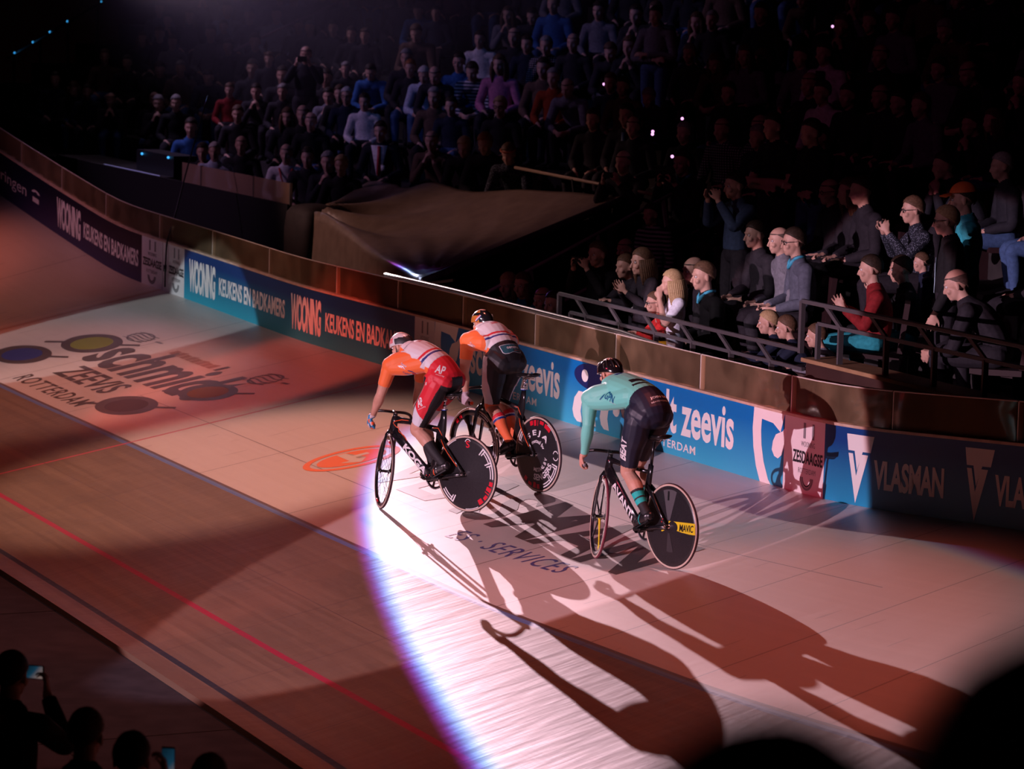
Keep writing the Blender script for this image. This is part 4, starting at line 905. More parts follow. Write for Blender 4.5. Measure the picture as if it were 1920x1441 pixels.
# common pieces
def sock_plain(t): return np.zeros(len(t))
R1 = dict(spine=[(.165, 0, 1.150), (.225, 0, 1.235), (.335, 0, 1.320), (.46, 0, 1.368), (.56, 0, 1.395)], spine_r=[.150, .152, .152, .170, .120], spine_q=TORQ,
    hipL=(.205, .098, 1.105), hipR=(.215, -.098, 1.105), butt=(.118, 0, 1.105), shL=(.640, .195, 1.285), shR=(.600, -.195, 1.290), head=(.685, -.015, 1.440), face=(.90, .05, -.32),
    elL=(.740, .225, 1.035), elR=(.72, -.27, 1.05), knL=(.455, .105, .720), anL=(.180, .105, .425), toeL=(.285, .120, .330), knR=(.565, -.105, .765), anR=(.475, -.105, .400), toeR=(.600, -.120, .300),
    waist=.27, short_len=.465, sleeve=.36, sock=.74, sock_fn=sock_plain, sock_m=[SOCKW], shoe=SHOEB, strap=ORP, strap2=CHROME,
    glove=(lambda c: (np.sin(c[:, 2]*90+c[:, 0]*40) > .1)*1+((np.sin(c[:, 0]*70) > .75))*1, [mat('glove_pale', (.62, .50, .50), .6), mat('glove_blue', (.03, .25, .50), .6), mat('glove_orange', (.8, .15, .05), .6)]))
HR1 = dict(r=(.120, .094, .108, .14), vents=[], lines=[], mats=[mat('helmet_white', (.62, .60, .60), .3, 0, .5, .4), JBLK],
    fn=lambda t, ph: 1 if (math.cos(ph) < -.05 and .42+.18*abs(math.sin(ph)) < t < .95) else 0)
HR1['lines'] = [(.9, 1.35, 1.2, 1.2, .004, JR), (.9, 1.35, 1.35, 1.35, .004, JR), (.9, 1.35, 1.05, 1.05, .003, JR)]
R1['helmet'] = HR1
c1 = make_rider(0, BM[0], BIKES[0][3], R1, 'rider in orange and white jersey and red shorts, nearest the left, head turned away'); finish(c1)
def jersey12(ctx, s_red=.52, s_blue=.44):
    C, nj, tj, sj, hj = ctx['Cj'], ctx['nj'], ctx['tj'], ctx['sj'], ctx['hj']
    r = np.zeros(len(C)); y = np.abs(C[:, 1]); isarm = np.isin(nj, ['armL', 'armR'])
    flank = (hj < .030-.10*(sj-.45)+.05*(sj > .80)) & (hj > -.075+.02*sj) & ~isarm & (y > .06)
    stripe_c = sj-.30*(y/.2)**1.5*.0
    r[(np.abs(sj-s_red-.10*(y-.1)) < .026) & ~isarm] = 2; r[(np.abs(sj-s_blue-.10*(y-.1)) < .022) & ~isarm] = 3
    r[flank] = 1; r[isarm & (tj > -.1)] = 1; top = (hj > .01) & (nj == 'yoke') & (y < .168); r[top & (r == 1)] = 0
    r[(nj == 'yoke') & (y > .168)] = 1
    sub_mesh_mats(ctx['jer'], C, lambda c: r, [JW, JO, JR, JB])
def flank_logo(ctx, c, right, up):
    TB = mat('logo_blue', (.02, .06, .30), .5)
    panel_text(ctx, 'jer', 'Dynadr', Vector(c)+Vector(up)*.030-Vector(right)*.030, right, up, .062, WHP, 'lettering', .03, .018)
    panel_text(ctx, 'jer', 'Dynadr', Vector(c)+Vector(up)*.030-Vector(right)*.030, right, up, .062, TB, 'lettering', .0, .017)
    lens = poly2([(0, .5), (.25, .8), (.6, .95), (1, .6), (.6, .55), (.25, .45)])
    panel_text(ctx, 'jer', lens, Vector(c)-Vector(right)*.035, right, up, .075, WHP, 'emblem', 0, .050); panel_text(ctx, 'jer', at2(lens, .1, .15, .8, .8), Vector(c)-Vector(right)*.035, right, up, .070, JR, 'emblem', 0, .038)
    panel_text(ctx, 'jer', at2(lens, .1, .15, .8, .8), Vector(c)+Vector(right)*.045+Vector(up)*.004, right, up, .075, JB, 'emblem', 0, .034)
    panel_text(ctx, 'jer', 'Carbonac BV', Vector(c)-Vector(up)*.026+Vector(right)*.045, right, up, .115, TB, 'lettering', .01, .017)
jersey12(c1)
axv = Vector(c1['ax']); flank_logo(c1, (.46, .2, 1.245), -axv, Vector(c1['up']))
panel_text(c1, 'jer', 'Dynadr Carbonac', (.50, .03, 1.46), (0, -1, 0), axv, .20, mat('logo_grey', (.30, .30, .40), .5), 'lettering', .0, .022)
for k in (0, .022): panel_text(c1, 'jer', poly2([(0, .0), (1, .6), (1, 1), (0, .3)]), (.475-k, .01, 1.46), (0, -1, 0), axv, .075, JR, 'emblem', 0, .022)
nb = MB(); 
panel_text(c1, 'jer', poly2([(0, .2), (.2, .9), (.8, 1), (1, .6), (.7, .2), (.3, .1)]), (.545, -.03, 1.48), (0, -1, 0), axv, .13, JBLK, 'race_number', 0, .05)
def shorts1(ctx):
    C, ns, ts, ss, hs = ctx['Cs'], ctx['ns'], ctx['ts'], ctx['ss'], ctx['hs']; r = np.zeros(len(C)); leg = np.isin(ns, ['legL', 'legR'])
    kn = np.array(R1['knL']); hp_ = np.array(R1['hipL']); d = (kn-hp_); d[1] = 0; L_ = np.linalg.norm(d); d /= L_; q = C-np.array([hp_[0], 0, hp_[2]]); al = (q@d)/L_; pr = np.cross(d, [0, 1, 0]); pr = pr if pr[0] > 0 else -pr; ac = q@pr
    r[(al > .62-1.6*ac) & (al > .25)] = 1
    r[((ac < -.072+.035*np.clip(al, 0, 1)) & (al > -.12) & (C[:, 2] < 1.16)) ] = 2
    r[(np.abs(C[:, 1]) < .07) & (C[:, 0] < .12) & (C[:, 2] < 1.17)] = 2
    r[(ss > R1['waist']-.10) & (hs < -.02+.0)] = 2
    sub_mesh_mats(ctx['sho'], C, lambda c: r, [JR, PALE, JBLK])
shorts1(c1)
panel_text(c1, 'sho', 'AP', (.115, .17, 1.235), (-.80, -.45, -.30), (-.15, .05, 1), .085, WHP, 'lettering', .03, .062); panel_text(c1, 'sho', 'AP', (.325, .2, .965), (-.93, 0, .35), (.35, 0, .93), .075, WHP, 'lettering', .03, .075); panel_text(c1, 'sho', 'AP', (.245, .2, 1.125), (-.9, 0, .35), (.3, 0, .9), .026, WHP, 'lettering', .03, .026)
panel_text(c1, 'sho', 'security', (.115, .17, 1.190), (-.80, -.45, -.30), (-.15, .05, 1), .08, WHP, 'lettering', .0, .012); panel_text(c1, 'sho', 'security', (.310, .2, .915), (-.93, 0, .35), (.35, 0, .93), .085, WHP, 'lettering', .0, .014)
# ---- second rider: out of the saddle
R2 = dict(spine=[(.470, 0, 1.120), (.530, 0, 1.200), (.620, 0, 1.275), (.715, 0, 1.335), (.795, 0, 1.370)], spine_r=[.150, .150, .152, .170, .120], spine_q=TORQ,
    hipL=(.525, .098, 1.065), hipR=(.540, -.098, 1.065), butt=(.415, 0, 1.070), shL=(.795, .195, 1.285), shR=(.790, -.195, 1.285), head=(.870, -.01, 1.432), face=(.93, -.02, -.22),
    elL=(.800, .235, 1.000), elR=(.82, -.27, 1.02), knL=(.560, .105, .715), anL=(.285, .105, .425), toeL=(.285+.10, .120, .330), knR=(.700, -.105, .745), anR=(.475, -.105, .405), toeR=(.600, -.120, .300),
    waist=.28, short_len=.49, sleeve=.36, sock=.64, sock_fn=lambda t: np.where(t < .66, 1, np.where(t < .685, 2, np.where(t < .71, 3, 0))), sock_m=[mat('sock_orange', (.86, .16, .05), .7), JR, JW, JB], shoe=SHOEB, strap=BLK, strap2=BLK,
    glove=(lambda c: np.zeros(len(c)), [mat('glove_silver', (.45, .36, .40), .5)]))
R2['helmet'] = dict(r=(.122, .095, .108, .16), vents=[], lines=[(1.05, 1.55, 2.25, 1.75, .006, JW), (1.0, 1.5, 2.18, 1.68, .004, JR), (1.1, 1.6, 2.32, 1.82, .004, JB), (1.05, 1.55, -2.25, -1.75, .006, JW)],
    mats=[mat('helmet_black', (.010, .010, .012), .16, 0, .6, .6), mat('helmet_orange_reflection', (.45, .17, .03), .3, 0, .5, .5), JW], fn=lambda t, ph: (1 if (t < .42 and math.cos(ph) > -.6) or (abs(ph-1.5) < .6 and t > .6) else (2 if (t < .75 and 1.0 < ph < 1.3) else 0)))  # amber crown paints an orange reflection into the shell colour
c2 = make_rider(1, BM[1], BIKES[1][3], R2, 'rider in orange and white jersey and black shorts, standing on the pedals between the others'); finish(c2); jersey12(c2, .56, .47)
ax2 = Vector(c2['ax']); flank_logo(c2, (.66, .2, 1.215), -ax2, Vector(c2['up'])); panel_text(c2, 'jer', 'Dynadr Carbonac', (.72, .02, 1.42), (0, -1, 0), ax2, .20, mat('logo_grey', (.30, .30, .40), .5), 'lettering', .0, .022)
for k in (0, .020): panel_text(c2, 'jer', poly2([(0, .0), (1, .6), (1, 1), (0, .3)]), (.70-k, .0, 1.42), (0, -1, 0), ax2, .075, JR, 'emblem', 0, .020)
def shorts2(ctx):
    C, ns, ts, ss = ctx['Cs'], ctx['ns'], ctx['ts'], ctx['ss']; r = np.zeros(len(C)); leg = np.isin(ns, ['legL', 'legR'])
    r[(np.abs(C[:, 1]) > .135) & (C[:, 2] < 1.16) & (C[:, 0] > .50)] = 1; r[leg & (ts > .435)] = 2
    sub_mesh_mats(ctx['sho'], C, lambda c: r, [JBLK, PALE, JO])
shorts2(c2)
back2 = Vector((-.80, 0, .60)); pk = (.425, .0, 1.215)
rr = poly2([(.0, .95), (.06, 1), (.94, 1), (1, .95), (.97, .22), (.90, .04), (.72, 0), (.55, .10), (.45, .10), (.28, 0), (.10, .04), (.03, .22)])
panel_text(c2, 'sho', rr, pk, (0, -1, 0), (.60, 0, .80), .205, PALE, 'pocket_edge', 0, .100); panel_text(c2, 'sho', rr, pk, (0, -1, 0), (.60, 0, .80), .196, DTEAL, 'pocket', 0, .091)
for o in c2['sho'].children:
    if o.name.startswith('pocket') and not o.name.startswith('pocket_edge'):
        for q in o.data.vertices: q.co += back2*.0012
panel_text(c2, 'sho', 'oegema', (.427, -.012, 1.218), (0, -1, 0), (.60, 0, .80), .125, WHP, 'lettering', .02, .034); panel_text(c2, 'sho', 'sport', (.412, -.045, 1.194), (0, -1, 0), (.60, 0, .80), .06, ORP, 'lettering', .0, .012)
for o in c2['sho'].children:
    if o.name.startswith('lettering'):
        for q in o.data.vertices: q.co += back2*.0045
# ---- third rider: mint long sleeves
R3 = dict(spine=[(.215, 0, 1.195), (.275, 0, 1.275), (.395, 0, 1.335), (.570, 0, 1.372), (.700, 0, 1.402)], spine_r=[.152, .150, .150, .170, .118], spine_q=[.82, .76, .70, .66, .74],
    hipL=(.285, .098, 1.125), hipR=(.295, -.098, 1.125), butt=(.185, 0, 1.140), shL=(.770, .195, 1.295), shR=(.735, -.195, 1.295), head=(.785, -.01, 1.485), face=(.93, .0, -.30),
    elL=(.765, .222, 1.085), elR=(.83, -.27, 1.06), knL=(.415, .105, .740), anL=(.180, .105, .425), toeL=(.285, .120, .330), knR=(.575, -.105, .775), anR=(.475, -.105, .400), toeR=(.600, -.120, .300),
    waist=.26, short_len=.45, sleeve=.97, sock=.74, sock_fn=lambda t: np.where(((t > .765) & (t < .815)) | ((t > .84) & (t < .89)), 1, 0), sock_m=[SOCKW, mat('sock_teal', (.01, .46, .42), .7)], shoe=SHOEB, strap=BLK, strap2=TEAL)
R3['helmet'] = dict(r=(.128, .096, .104, .10), lines=[], mats=[mat('helmet_gloss', (.010, .007, .009), .12, 0, .7, .8)], fn=lambda t, ph: 0, vents=[(.35, 1.35, math.pi+a, .011) for a in (-1.0, -.5, 0, .5, 1.0)]+[(.4, 1.2, a, .011) for a in (-.9, -.3, .3, .9)]+[(.9, 1.5, 1.9, .012), (.9, 1.5, -1.9, .012)])
c3 = make_rider(2, BM[2], BIKES[2][3], R3, 'rider in mint green long-sleeved jersey and navy shorts, rightmost of the three'); finish(c3)
def jersey3(ctx):
    C, nj, sj, hj = ctx['Cj'], ctx['nj'], ctx['sj'], ctx['hj']; r = np.zeros(len(C)); y = C[:, 1]; isarm = np.isin(nj, ['armL', 'armR'])
    r[(np.abs(sj-.50-.22*y) < .052) & (hj > .05) & (y < .075) & ~isarm] = 1; r[(np.abs(sj-.375-.18*y) < .026) & (hj > .05) & (y < .095) & ~isarm] = 1
    r[(np.abs(sj-.36-.5*(hj+.1)) < .022) & (hj < -.045) & ~isarm] = 1; r[(np.abs(sj-.30-.5*(hj+.1)) < .012) & (hj < -.045) & ~isarm] = 1
    sub_mesh_mats(ctx['jer'], C, lambda c: r, [JMINT, JBLK])
jersey3(c3); c3['sho'].data.materials.append(JNAVY); ax3 = Vector(c3['ax']); up3 = Vector(c3['up'])
PET = mat('logo_petrol', (.0, .12, .24), .5)
panel_text(c3, 'jer', 'GPN', (.515, .2, 1.315), -ax3, up3, .105, PET, 'lettering', .03, .060); panel_text(c3, 'jer', poly2([(0, 0), (.5, 0), (1, .6), (.7, 1), (.3, .8)]), (.590, .2, 1.315), -ax3, up3, .022, PET, 'emblem', 0, .055); panel_text(c3, 'jer', 'consultancy', (.485, .2, 1.272), -ax3, up3, .06, WHP, 'lettering', .0, .010)
panel_text(c3, 'jer', poly2([(0, 0), (.4, 0), (1, .5), (1, 1), (0, 1)]), (.60, .03, 1.48), (0, -1, 0), ax3, .09, JB, 'emblem', 0, .035); panel_text(c3, 'jer', '9', (.59, .0, 1.48), (0, -1, 0), ax3, .03, WHP, 'lettering', .02, .03); pass
panel_text(c3, 'sho', 'JOIN US', (.155, -.015, 1.325), (.10, -1, 0), (.65, 0, .75), .165, WHP, 'lettering', .03, .026); panel_text(c3, 'sho', 'BEATCYCLING', (.135, -.01, 1.292), (.10, -1, 0), (.65, 0, .75), .165, WHP, 'lettering', .01, .012)
lg = (Vector(R3['knL'])-Vector(R3['hipL'])).normalized(); panel_text(c3, 'sho', 'BEAT', (.352, .2, .925), (-lg.x, 0, -lg.z), (.95, 0, .33), .19, WHP, 'lettering', .035, .062, .2)
# ---------------------------------------------------------------- the stand behind the boards
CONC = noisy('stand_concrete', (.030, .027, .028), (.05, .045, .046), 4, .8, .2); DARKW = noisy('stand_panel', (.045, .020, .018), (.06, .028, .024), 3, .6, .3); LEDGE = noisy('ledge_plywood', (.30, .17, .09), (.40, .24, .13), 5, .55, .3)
Y0 = -TW
def row(k): return 0.95+0.9*k, 1.25+0.4*k
# terrace: one solid stepped floor
mb = MB()
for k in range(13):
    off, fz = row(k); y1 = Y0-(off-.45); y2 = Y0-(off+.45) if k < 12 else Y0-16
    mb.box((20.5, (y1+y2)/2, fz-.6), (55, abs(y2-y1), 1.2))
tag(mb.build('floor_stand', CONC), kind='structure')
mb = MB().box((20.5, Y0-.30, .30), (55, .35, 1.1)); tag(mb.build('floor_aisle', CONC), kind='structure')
# front walls with plywood ledges
def front(name, x0, x1, z, y=Y0-.30):
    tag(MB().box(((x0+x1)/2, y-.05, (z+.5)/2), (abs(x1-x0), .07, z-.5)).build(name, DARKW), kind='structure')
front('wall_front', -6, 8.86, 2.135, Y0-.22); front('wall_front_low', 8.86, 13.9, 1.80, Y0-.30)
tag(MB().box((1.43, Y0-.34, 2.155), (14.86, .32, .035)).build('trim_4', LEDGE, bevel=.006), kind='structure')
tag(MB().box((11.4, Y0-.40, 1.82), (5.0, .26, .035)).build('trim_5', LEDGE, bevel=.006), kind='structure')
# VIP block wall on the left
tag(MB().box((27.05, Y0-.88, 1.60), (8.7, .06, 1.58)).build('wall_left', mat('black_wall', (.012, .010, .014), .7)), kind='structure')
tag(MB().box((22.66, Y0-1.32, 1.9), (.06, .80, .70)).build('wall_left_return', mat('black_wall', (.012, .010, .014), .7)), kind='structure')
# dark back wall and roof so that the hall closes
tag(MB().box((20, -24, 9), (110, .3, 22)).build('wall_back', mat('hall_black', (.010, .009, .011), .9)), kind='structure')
LOWG = bpy.data.materials.new('low_glass'); LOWG.use_nodes = True
_nt = LOWG.node_tree; _b = _nt.nodes['Principled BSDF']; _b.inputs['Base Color'].default_value = (.55, .36, .26, 1); _b.inputs['Roughness'].default_value = .25; _b.inputs['Alpha'].default_value = .62
for k, (xa, xb, nm) in enumerate(((26.75, 26.0, 'short low glass panel at the left end of the black wall'), (25.95, 24.0, 'low glass panel below the bald man in the dark suit'), (23.95, 22.7, 'low glass panel below the white shirt with the lanyard'))):
    g = MB().box(((xa+xb)/2, Y0-.88, 2.39+.13), (xa-xb, .012, .26)).build('low_glass', LOWG); tag(g, nm, 'glass panel', 'low glass panels on the black wall'); MB().box((xb-.03, Y0-.88, 2.39+.13), (.03, .03, .27)).build('post', STEEL, g)
# slanted draped cover over the seats
def draped():
    nu, nv = 70, 54; A = np.array([21.7, -6.12, 2.36]); D = np.array([17.05, -5.60, 2.00]); B = np.array([23.9, -7.75, 2.58]); Cc = np.array([17.4, -8.20, 2.86]); V = np.zeros((nu, nv, 3)); rs = np.random.default_rng(3)
    for i in range(nu):
        s = i/(nu-1)
        for j in range(nv):
            t = j/(nv-1)
            if t < .22:   # hanging front
                q = t/.22; f = A*(1-s)+D*s; p = f.copy(); drop = (1-q)*(.75-.25*s); p[2] -= drop; p[1] += .02*(1-q)+.02*math.sin(9*s*math.pi)*(1-q)
            else:
                q = (t-.22)/.78; f = A*(1-s)+D*s; b_ = B*(1-s)+Cc*s; p = f*(1-q)+b_*q; p[2] += -.10*math.sin(math.pi*q)*math.sin(math.pi*s)**.7
                # folds radiating from the left front corner
                dx, dy = s*5.0, q*2.4; r = math.hypot(dx, dy)+1e-3; ang = math.atan2(dy, dx); p[2] += .130*math.sin(ang*14+.6*math.sin(r*1.4))*min(1, r/.5)*math.exp(-r/2.6)*(1 if ang < 1.3 else .4)
                dx2 = (1-s)*4.7; r2_ = math.hypot(dx2, dy)+1e-3; a2 = math.atan2(dy, dx2); p[2] += .030*math.sin(a2*22)*min(1, r2_/.4)*math.exp(-r2_/1.3)
            V[i, j] = p
    P = V.reshape(-1, 3); F = [(i*nv+j, (i+1)*nv+j, (i+1)*nv+j+1, i*nv+j+1) for i in range(nu-1) for j in range(nv-1)]
    o = raw_obj('draped_cover', P, F, noisy('tarpaulin', (.19, .13, .095), (.25, .175, .13), 6, .34, .6, .15), None, True); so = o.modifiers.new('s', 'SOLIDIFY'); so.thickness = .012
    tag(o, 'large brownish cover draped over a block of seats above the slogan board', 'cover')
    hem = MB().tube([tuple(D+(Cc-D)*t+np.array([-.012, 0, .004])) for t in np.linspace(0, 1, 12)], .045, 8).build('hem', mat('cover_hem', (.05, .035, .06), .5), o, True)
draped()
# rounded dark covered cabinet at the cover's left corner
mb = MB(); S = []
for i, (z, g) in enumerate(((1.50, 1), (2.15, 1.0), (2.34, .93), (2.42, .75), (2.45, .35))):
    S.append([(21.95+.46*g*np.sign(math.cos(a))*abs(math.cos(a))**.5, -6.28+.30*g*np.sign(math.sin(a))*abs(math.sin(a))**.5, z) for a in [2*math.pi*k/28 for k in range(28)]])
v = [p for r in S for p in r]; f = [(i*28+k, i*28+(k+1) % 28, (i+1)*28+(k+1) % 28, (i+1)*28+k) for i in range(4) for k in range(28)]+[tuple(range(28))[::-1], tuple(range(112, 140))]
tag(mb.raw(v, f).build('covered_cabinet', noisy('dark_cloth', (.022, .014, .014), (.032, .02, .02), 7, .7, .2), None, True), 'dark rounded cabinet under cloth at the left corner of the draped cover', 'cabinet')
# mixing desk with lit edge, far left
d = MB().box((32.2, Y0-1.9, 2.0), (5.2, .7, .5)).build('equipment_desk', mat('desk_black', (.010, .009, .012), .5)); tag(d, 'dark equipment desk with a lit edge and a row of small lit slots, far left', 'desk')
MB().box((31.0, Y0-1.545, 2.255), (2.6, .014, .022)).build('lit_edge', mat('desk_glow', (.3, .25, .6), .4, emit=(.45, .40, .9), estr=.32), d)
for k in range(5): MB().box((30.2+k*.62, Y0-1.545, 2.10), (.40, .012, .03)).build('lit_slot', mat('slot_glow', (.3, .15, .3), .4, emit=(.8, .42, .62), estr=.10), d)
# hanging cable over the white panels
cb = MB(); pts = [(25.4, -6.1, 3.6), (24.7, -5.6, 2.75), (24.42, -5.33, 2.10), (24.40, -5.24, 1.84), (24.39, -5.215, 1.66), (24.40, -5.21, 1.4), (24.39, -5.205, 1.22)]; P2, _r, _q = smooth_path(pts, [.012]*7, [1]*7, 4); cb.tube(P2, .011, 6)
c = cb.build('cable', BLK, None, True); tag(c, 'black cable hanging down between the two white panels', 'cable'); MB().tube([(24.395, -5.205, 1.50), (24.395, -5.205, 1.42)], .022, 8).build('connector', BLK, c, True)
# bright steel handrail along the screens
hr = MB(); us = np.linspace(17.7, 6.75, 24); hr.tube([tuple(p) for p in board_pt(us, BH+.345-.075*np.clip((12-us)/1.5, 0, 1), -.075)], .024, 10)
h = hr.build('handrail', mat('rail_steel', (.70, .68, .66), .28, .95), None, True); tag(h, 'long bright steel handrail just behind the clear screens', 'handrail')
for u in (17.0, 15.9, 14.4, 13.1, 12.0, 10.30, 10.16, 9.22, 8.12, 8.0, 7.0):
    p0 = Vector(board_pt(u, .50, -.10)); p1 = Vector(board_pt(u, BH+.345, -.075)); MB().bar(p0, p1-Vector((0, 0, .075 if u < 11 else 0)), .030, .030, (1, 0, 0)).build('post', mat('pale_post', (.42, .40, .42), .45), h)
for u in (10.75, 10.45, 9.6, 8.6, 8.35): 
    p = Vector(board_pt(u, BH+.27, -.075)); MB().tube([p+Vector((0, .028*math.cos(a), .028*math.sin(a))) for a in [2*math.pi*i/12 for i in range(12)]], .006, 6, closed=True).build('clamp', STEEL, h, True)
br = MB().bar((17.05, Y0-.12, 1.96), (16.6, Y0-.42, 2.06), .05, .03); tag(br.build('steel_strut', STEEL), 'short bright strut between the handrail and the draped cover', 'strut')
# spectator railing, two levels
def railing(xa, xb, y, ztop, zmid, zfoot, pitch, label, inset):
    g = MB(); g.bar((xa, y, ztop), (xb, y, ztop), .036, .036); r = g.build('railing', GREY, None, bevel=.006); tag(r, label, 'railing', 'grey railings in front of the spectators')
    MB().bar((xa-inset, y, zmid), (xb, y, zmid), .030, .030).build('mid_rail', GREY, r)
    MB().bar((xa, y, ztop), (xa, y, zfoot+.02), .040, .040, (1, 0, 0)).build('post', GREY, r); MB().bar((xa-inset, y, zmid), (xa-inset, y, zfoot), .036, .036, (1, 0, 0)).build('post', GREY, r)
    x = xa-inset-.36
    while x > xb+.1:
        MB().bar((x, y, zmid), (x, y, zfoot), .046, .025, (1, 0, 0)).build('post', GREY, r); MB().bar((x+.26, y, ztop), (x, y, zmid), .034, .022, (0, 1, 0)).build('brace', GREY, r); x -= pitch
railing(13.78, 9.02, Y0-.30, 2.205, 2.05, 1.83, .72, 'low grey railing in front of the clapping children', .26)
railing(9.00, 1.0, Y0-.26, 2.63, 2.47, 2.17, .72, 'raised grey railing in front of the spectators at right', .28)
# stair rails right of the cover
for (x, z0, zt, nm) in ((16.55, 1.72, 2.74, 'upper sloping stair rail right of the draped cover'), (15.9, 1.42, 2.40, 'lower sloping stair rail right of the draped cover')):
    r = MB().tube([(x, Y0-.35, z0), (x, Y0-2.95, zt+.22)], .022, 8).build('stair_rail', mat('rail_dull', (.36, .26, .34), .45, .2), None, True); tag(r, nm, 'handrail')
    for k in range(4): yy = Y0-.5-.78*k; zz = z0+(zt+.22-z0)*(.15+.78*k)/2.6; MB().bar((x, yy, zz), (x, yy-.10, zz-.55), .035, .035, (1, 0, 0)).build('post', mat('rail_dull', (.36, .26, .34), .45, .2), r)
# thin rail behind the cover, with one leg
r = MB().tube([(20.6, Y0-2.95, 2.98), (16.8, Y0-2.95, 2.92)], .020, 8).build('thin_rail', mat('rail_wood', (.30, .20, .13), .5), None, True); tag(r, 'thin horizontal rail behind the draped cover', 'handrail'); MB().bar((19.0, Y0-2.95, 2.95), (18.85, Y0-2.95, 2.48), .05, .03, (1, 0, 0)).build('leg', BLK, r)
# slanted aisle rail far up in the haze
r = MB().tube([(34.0, Y0-4.2, 3.95), (34.2, Y0-7.4, 5.35)], .022, 8).build('aisle_rail', mat('rail_dull', (.36, .26, .34), .45, .2), None, True); tag(r, 'slanted aisle rail high in the hazy stand', 'handrail')
for k in range(3): MB().bar((34.02+.06*k, Y0-4.4-1.2*k, 4.0+.53*k), (34.02+.06*k, Y0-4.4-1.2*k, 3.0+.53*k), .03, .03, (1, 0, 0)).build('post', BLK, r)
# tiny stair and desk lights, and the pink glow of dots in the crowd
SL = mat('led_blue', (.1, .3, .5), .4, emit=(.05, .42, .95), estr=1.6); SP = mat('dot_glow_pink', (.5, .3, .5), .4, emit=(1, .45, .95), estr=1.6)
# ---------------------------------------------------------------- spectators
def crowd_pose(pose):
    """joints in local axes: x forward, y left, z up; feet at z=0"""
    sit = pose in ('sit', 'lean', 'clap', 'film', 'chin'); kid = pose in ('kid',); J = {}
    if sit:
        J['hip'] = (0, .50); J['kn'] = (.45, .13, .47); J['an'] = (.42, .12, .09); J['toe'] = (.58, .13, .035)
        J['spine'] = [(-.02, 0, .52), (-.05, 0, .66), (-.04, 0, .82), (0, 0, .97)]; J['head'] = (.055, 0, 1.17)
        if pose in ('lean', 'chin'): J['spine'] = [(-.02, 0, .52), (.02, 0, .66), (.13, 0, .80), (.25, 0, .90)]; J['head'] = (.345, 0, 1.055 if pose == 'lean' else 1.08)
    else:
        J['hip'] = (0, .93); J['kn'] = (.03, .10, .50); J['an'] = (-.02, .11, .09); J['toe'] = (.14, .13, .035)
        J['spine'] = [(0, 0, .96), (.01, 0, 1.10), (-.01, 0, 1.27), (0, 0, 1.43)]; J['head'] = (.05, 0, 1.62)
        if kid: J['spine'] = [(-.10, 0, .95), (-.04, 0, 1.09), (.06, 0, 1.25), (.16, 0, 1.38)]; J['head'] = (.27, 0, 1.60)
    c7 = Vector(J['spine'][-1]); sh = c7+Vector((-.02, 0, -.045)); J['sh'] = (sh.x, .185, sh.z); z = sh.z; x = sh.x
    A = {  # elbow L, wrist L, hand dir L ; right mirrored unless given
        'sit': ((x+.03, .27, z-.28), (x+.27, .13, z-.36), (.9, -.4, -.25)), 'lean': ((x+.10, .25, z-.30), (x+.30, .08, z-.36), (.7, -.6, -.3)), 'chin': ((x+.18, .20, z-.27), (x+.20, .055, z-.02), (-.15, -.2, 1)),
        'clap': ((x+.10, .26, z-.25), (x+.30, .075, z-.12), (.55, -.28, .75)), 'film': ((x+.18, .24, z-.18), (x+.33, .095, z+.04), (.30, -.15, .9)), 'stand': ((x+.0, .26, z-.30), (x+.12, .24, z-.55), (.3, -.1, -1)),
        'sfilm': ((x+.20, .25, z-.14), (x+.30, .10, z+.10), (.2, -.15, 1)), 'fold': ((x+.08, .28, z-.29), (x+.24, -.06, z-.27), (.1, -1, .05)), 'sclap': ((x+.10, .25, z-.27), (x+.30, .085, z-.10), (.5, -.25, .8)),
        'kid': ((x+.22, .24, z-.20), (x+.40, .06, z-.16), (.5, -.8, .1)), 'pray': ((x+.18, .20, z-.26), (x+.22, .035, z+.03), (.05, -.1, 1)), 'rail': ((x+.2, .25, z-.2), (x+.4, .15, z-.3), (1, 0, 0))}[pose]
    J['arm'] = A; return J
PROTO = {}
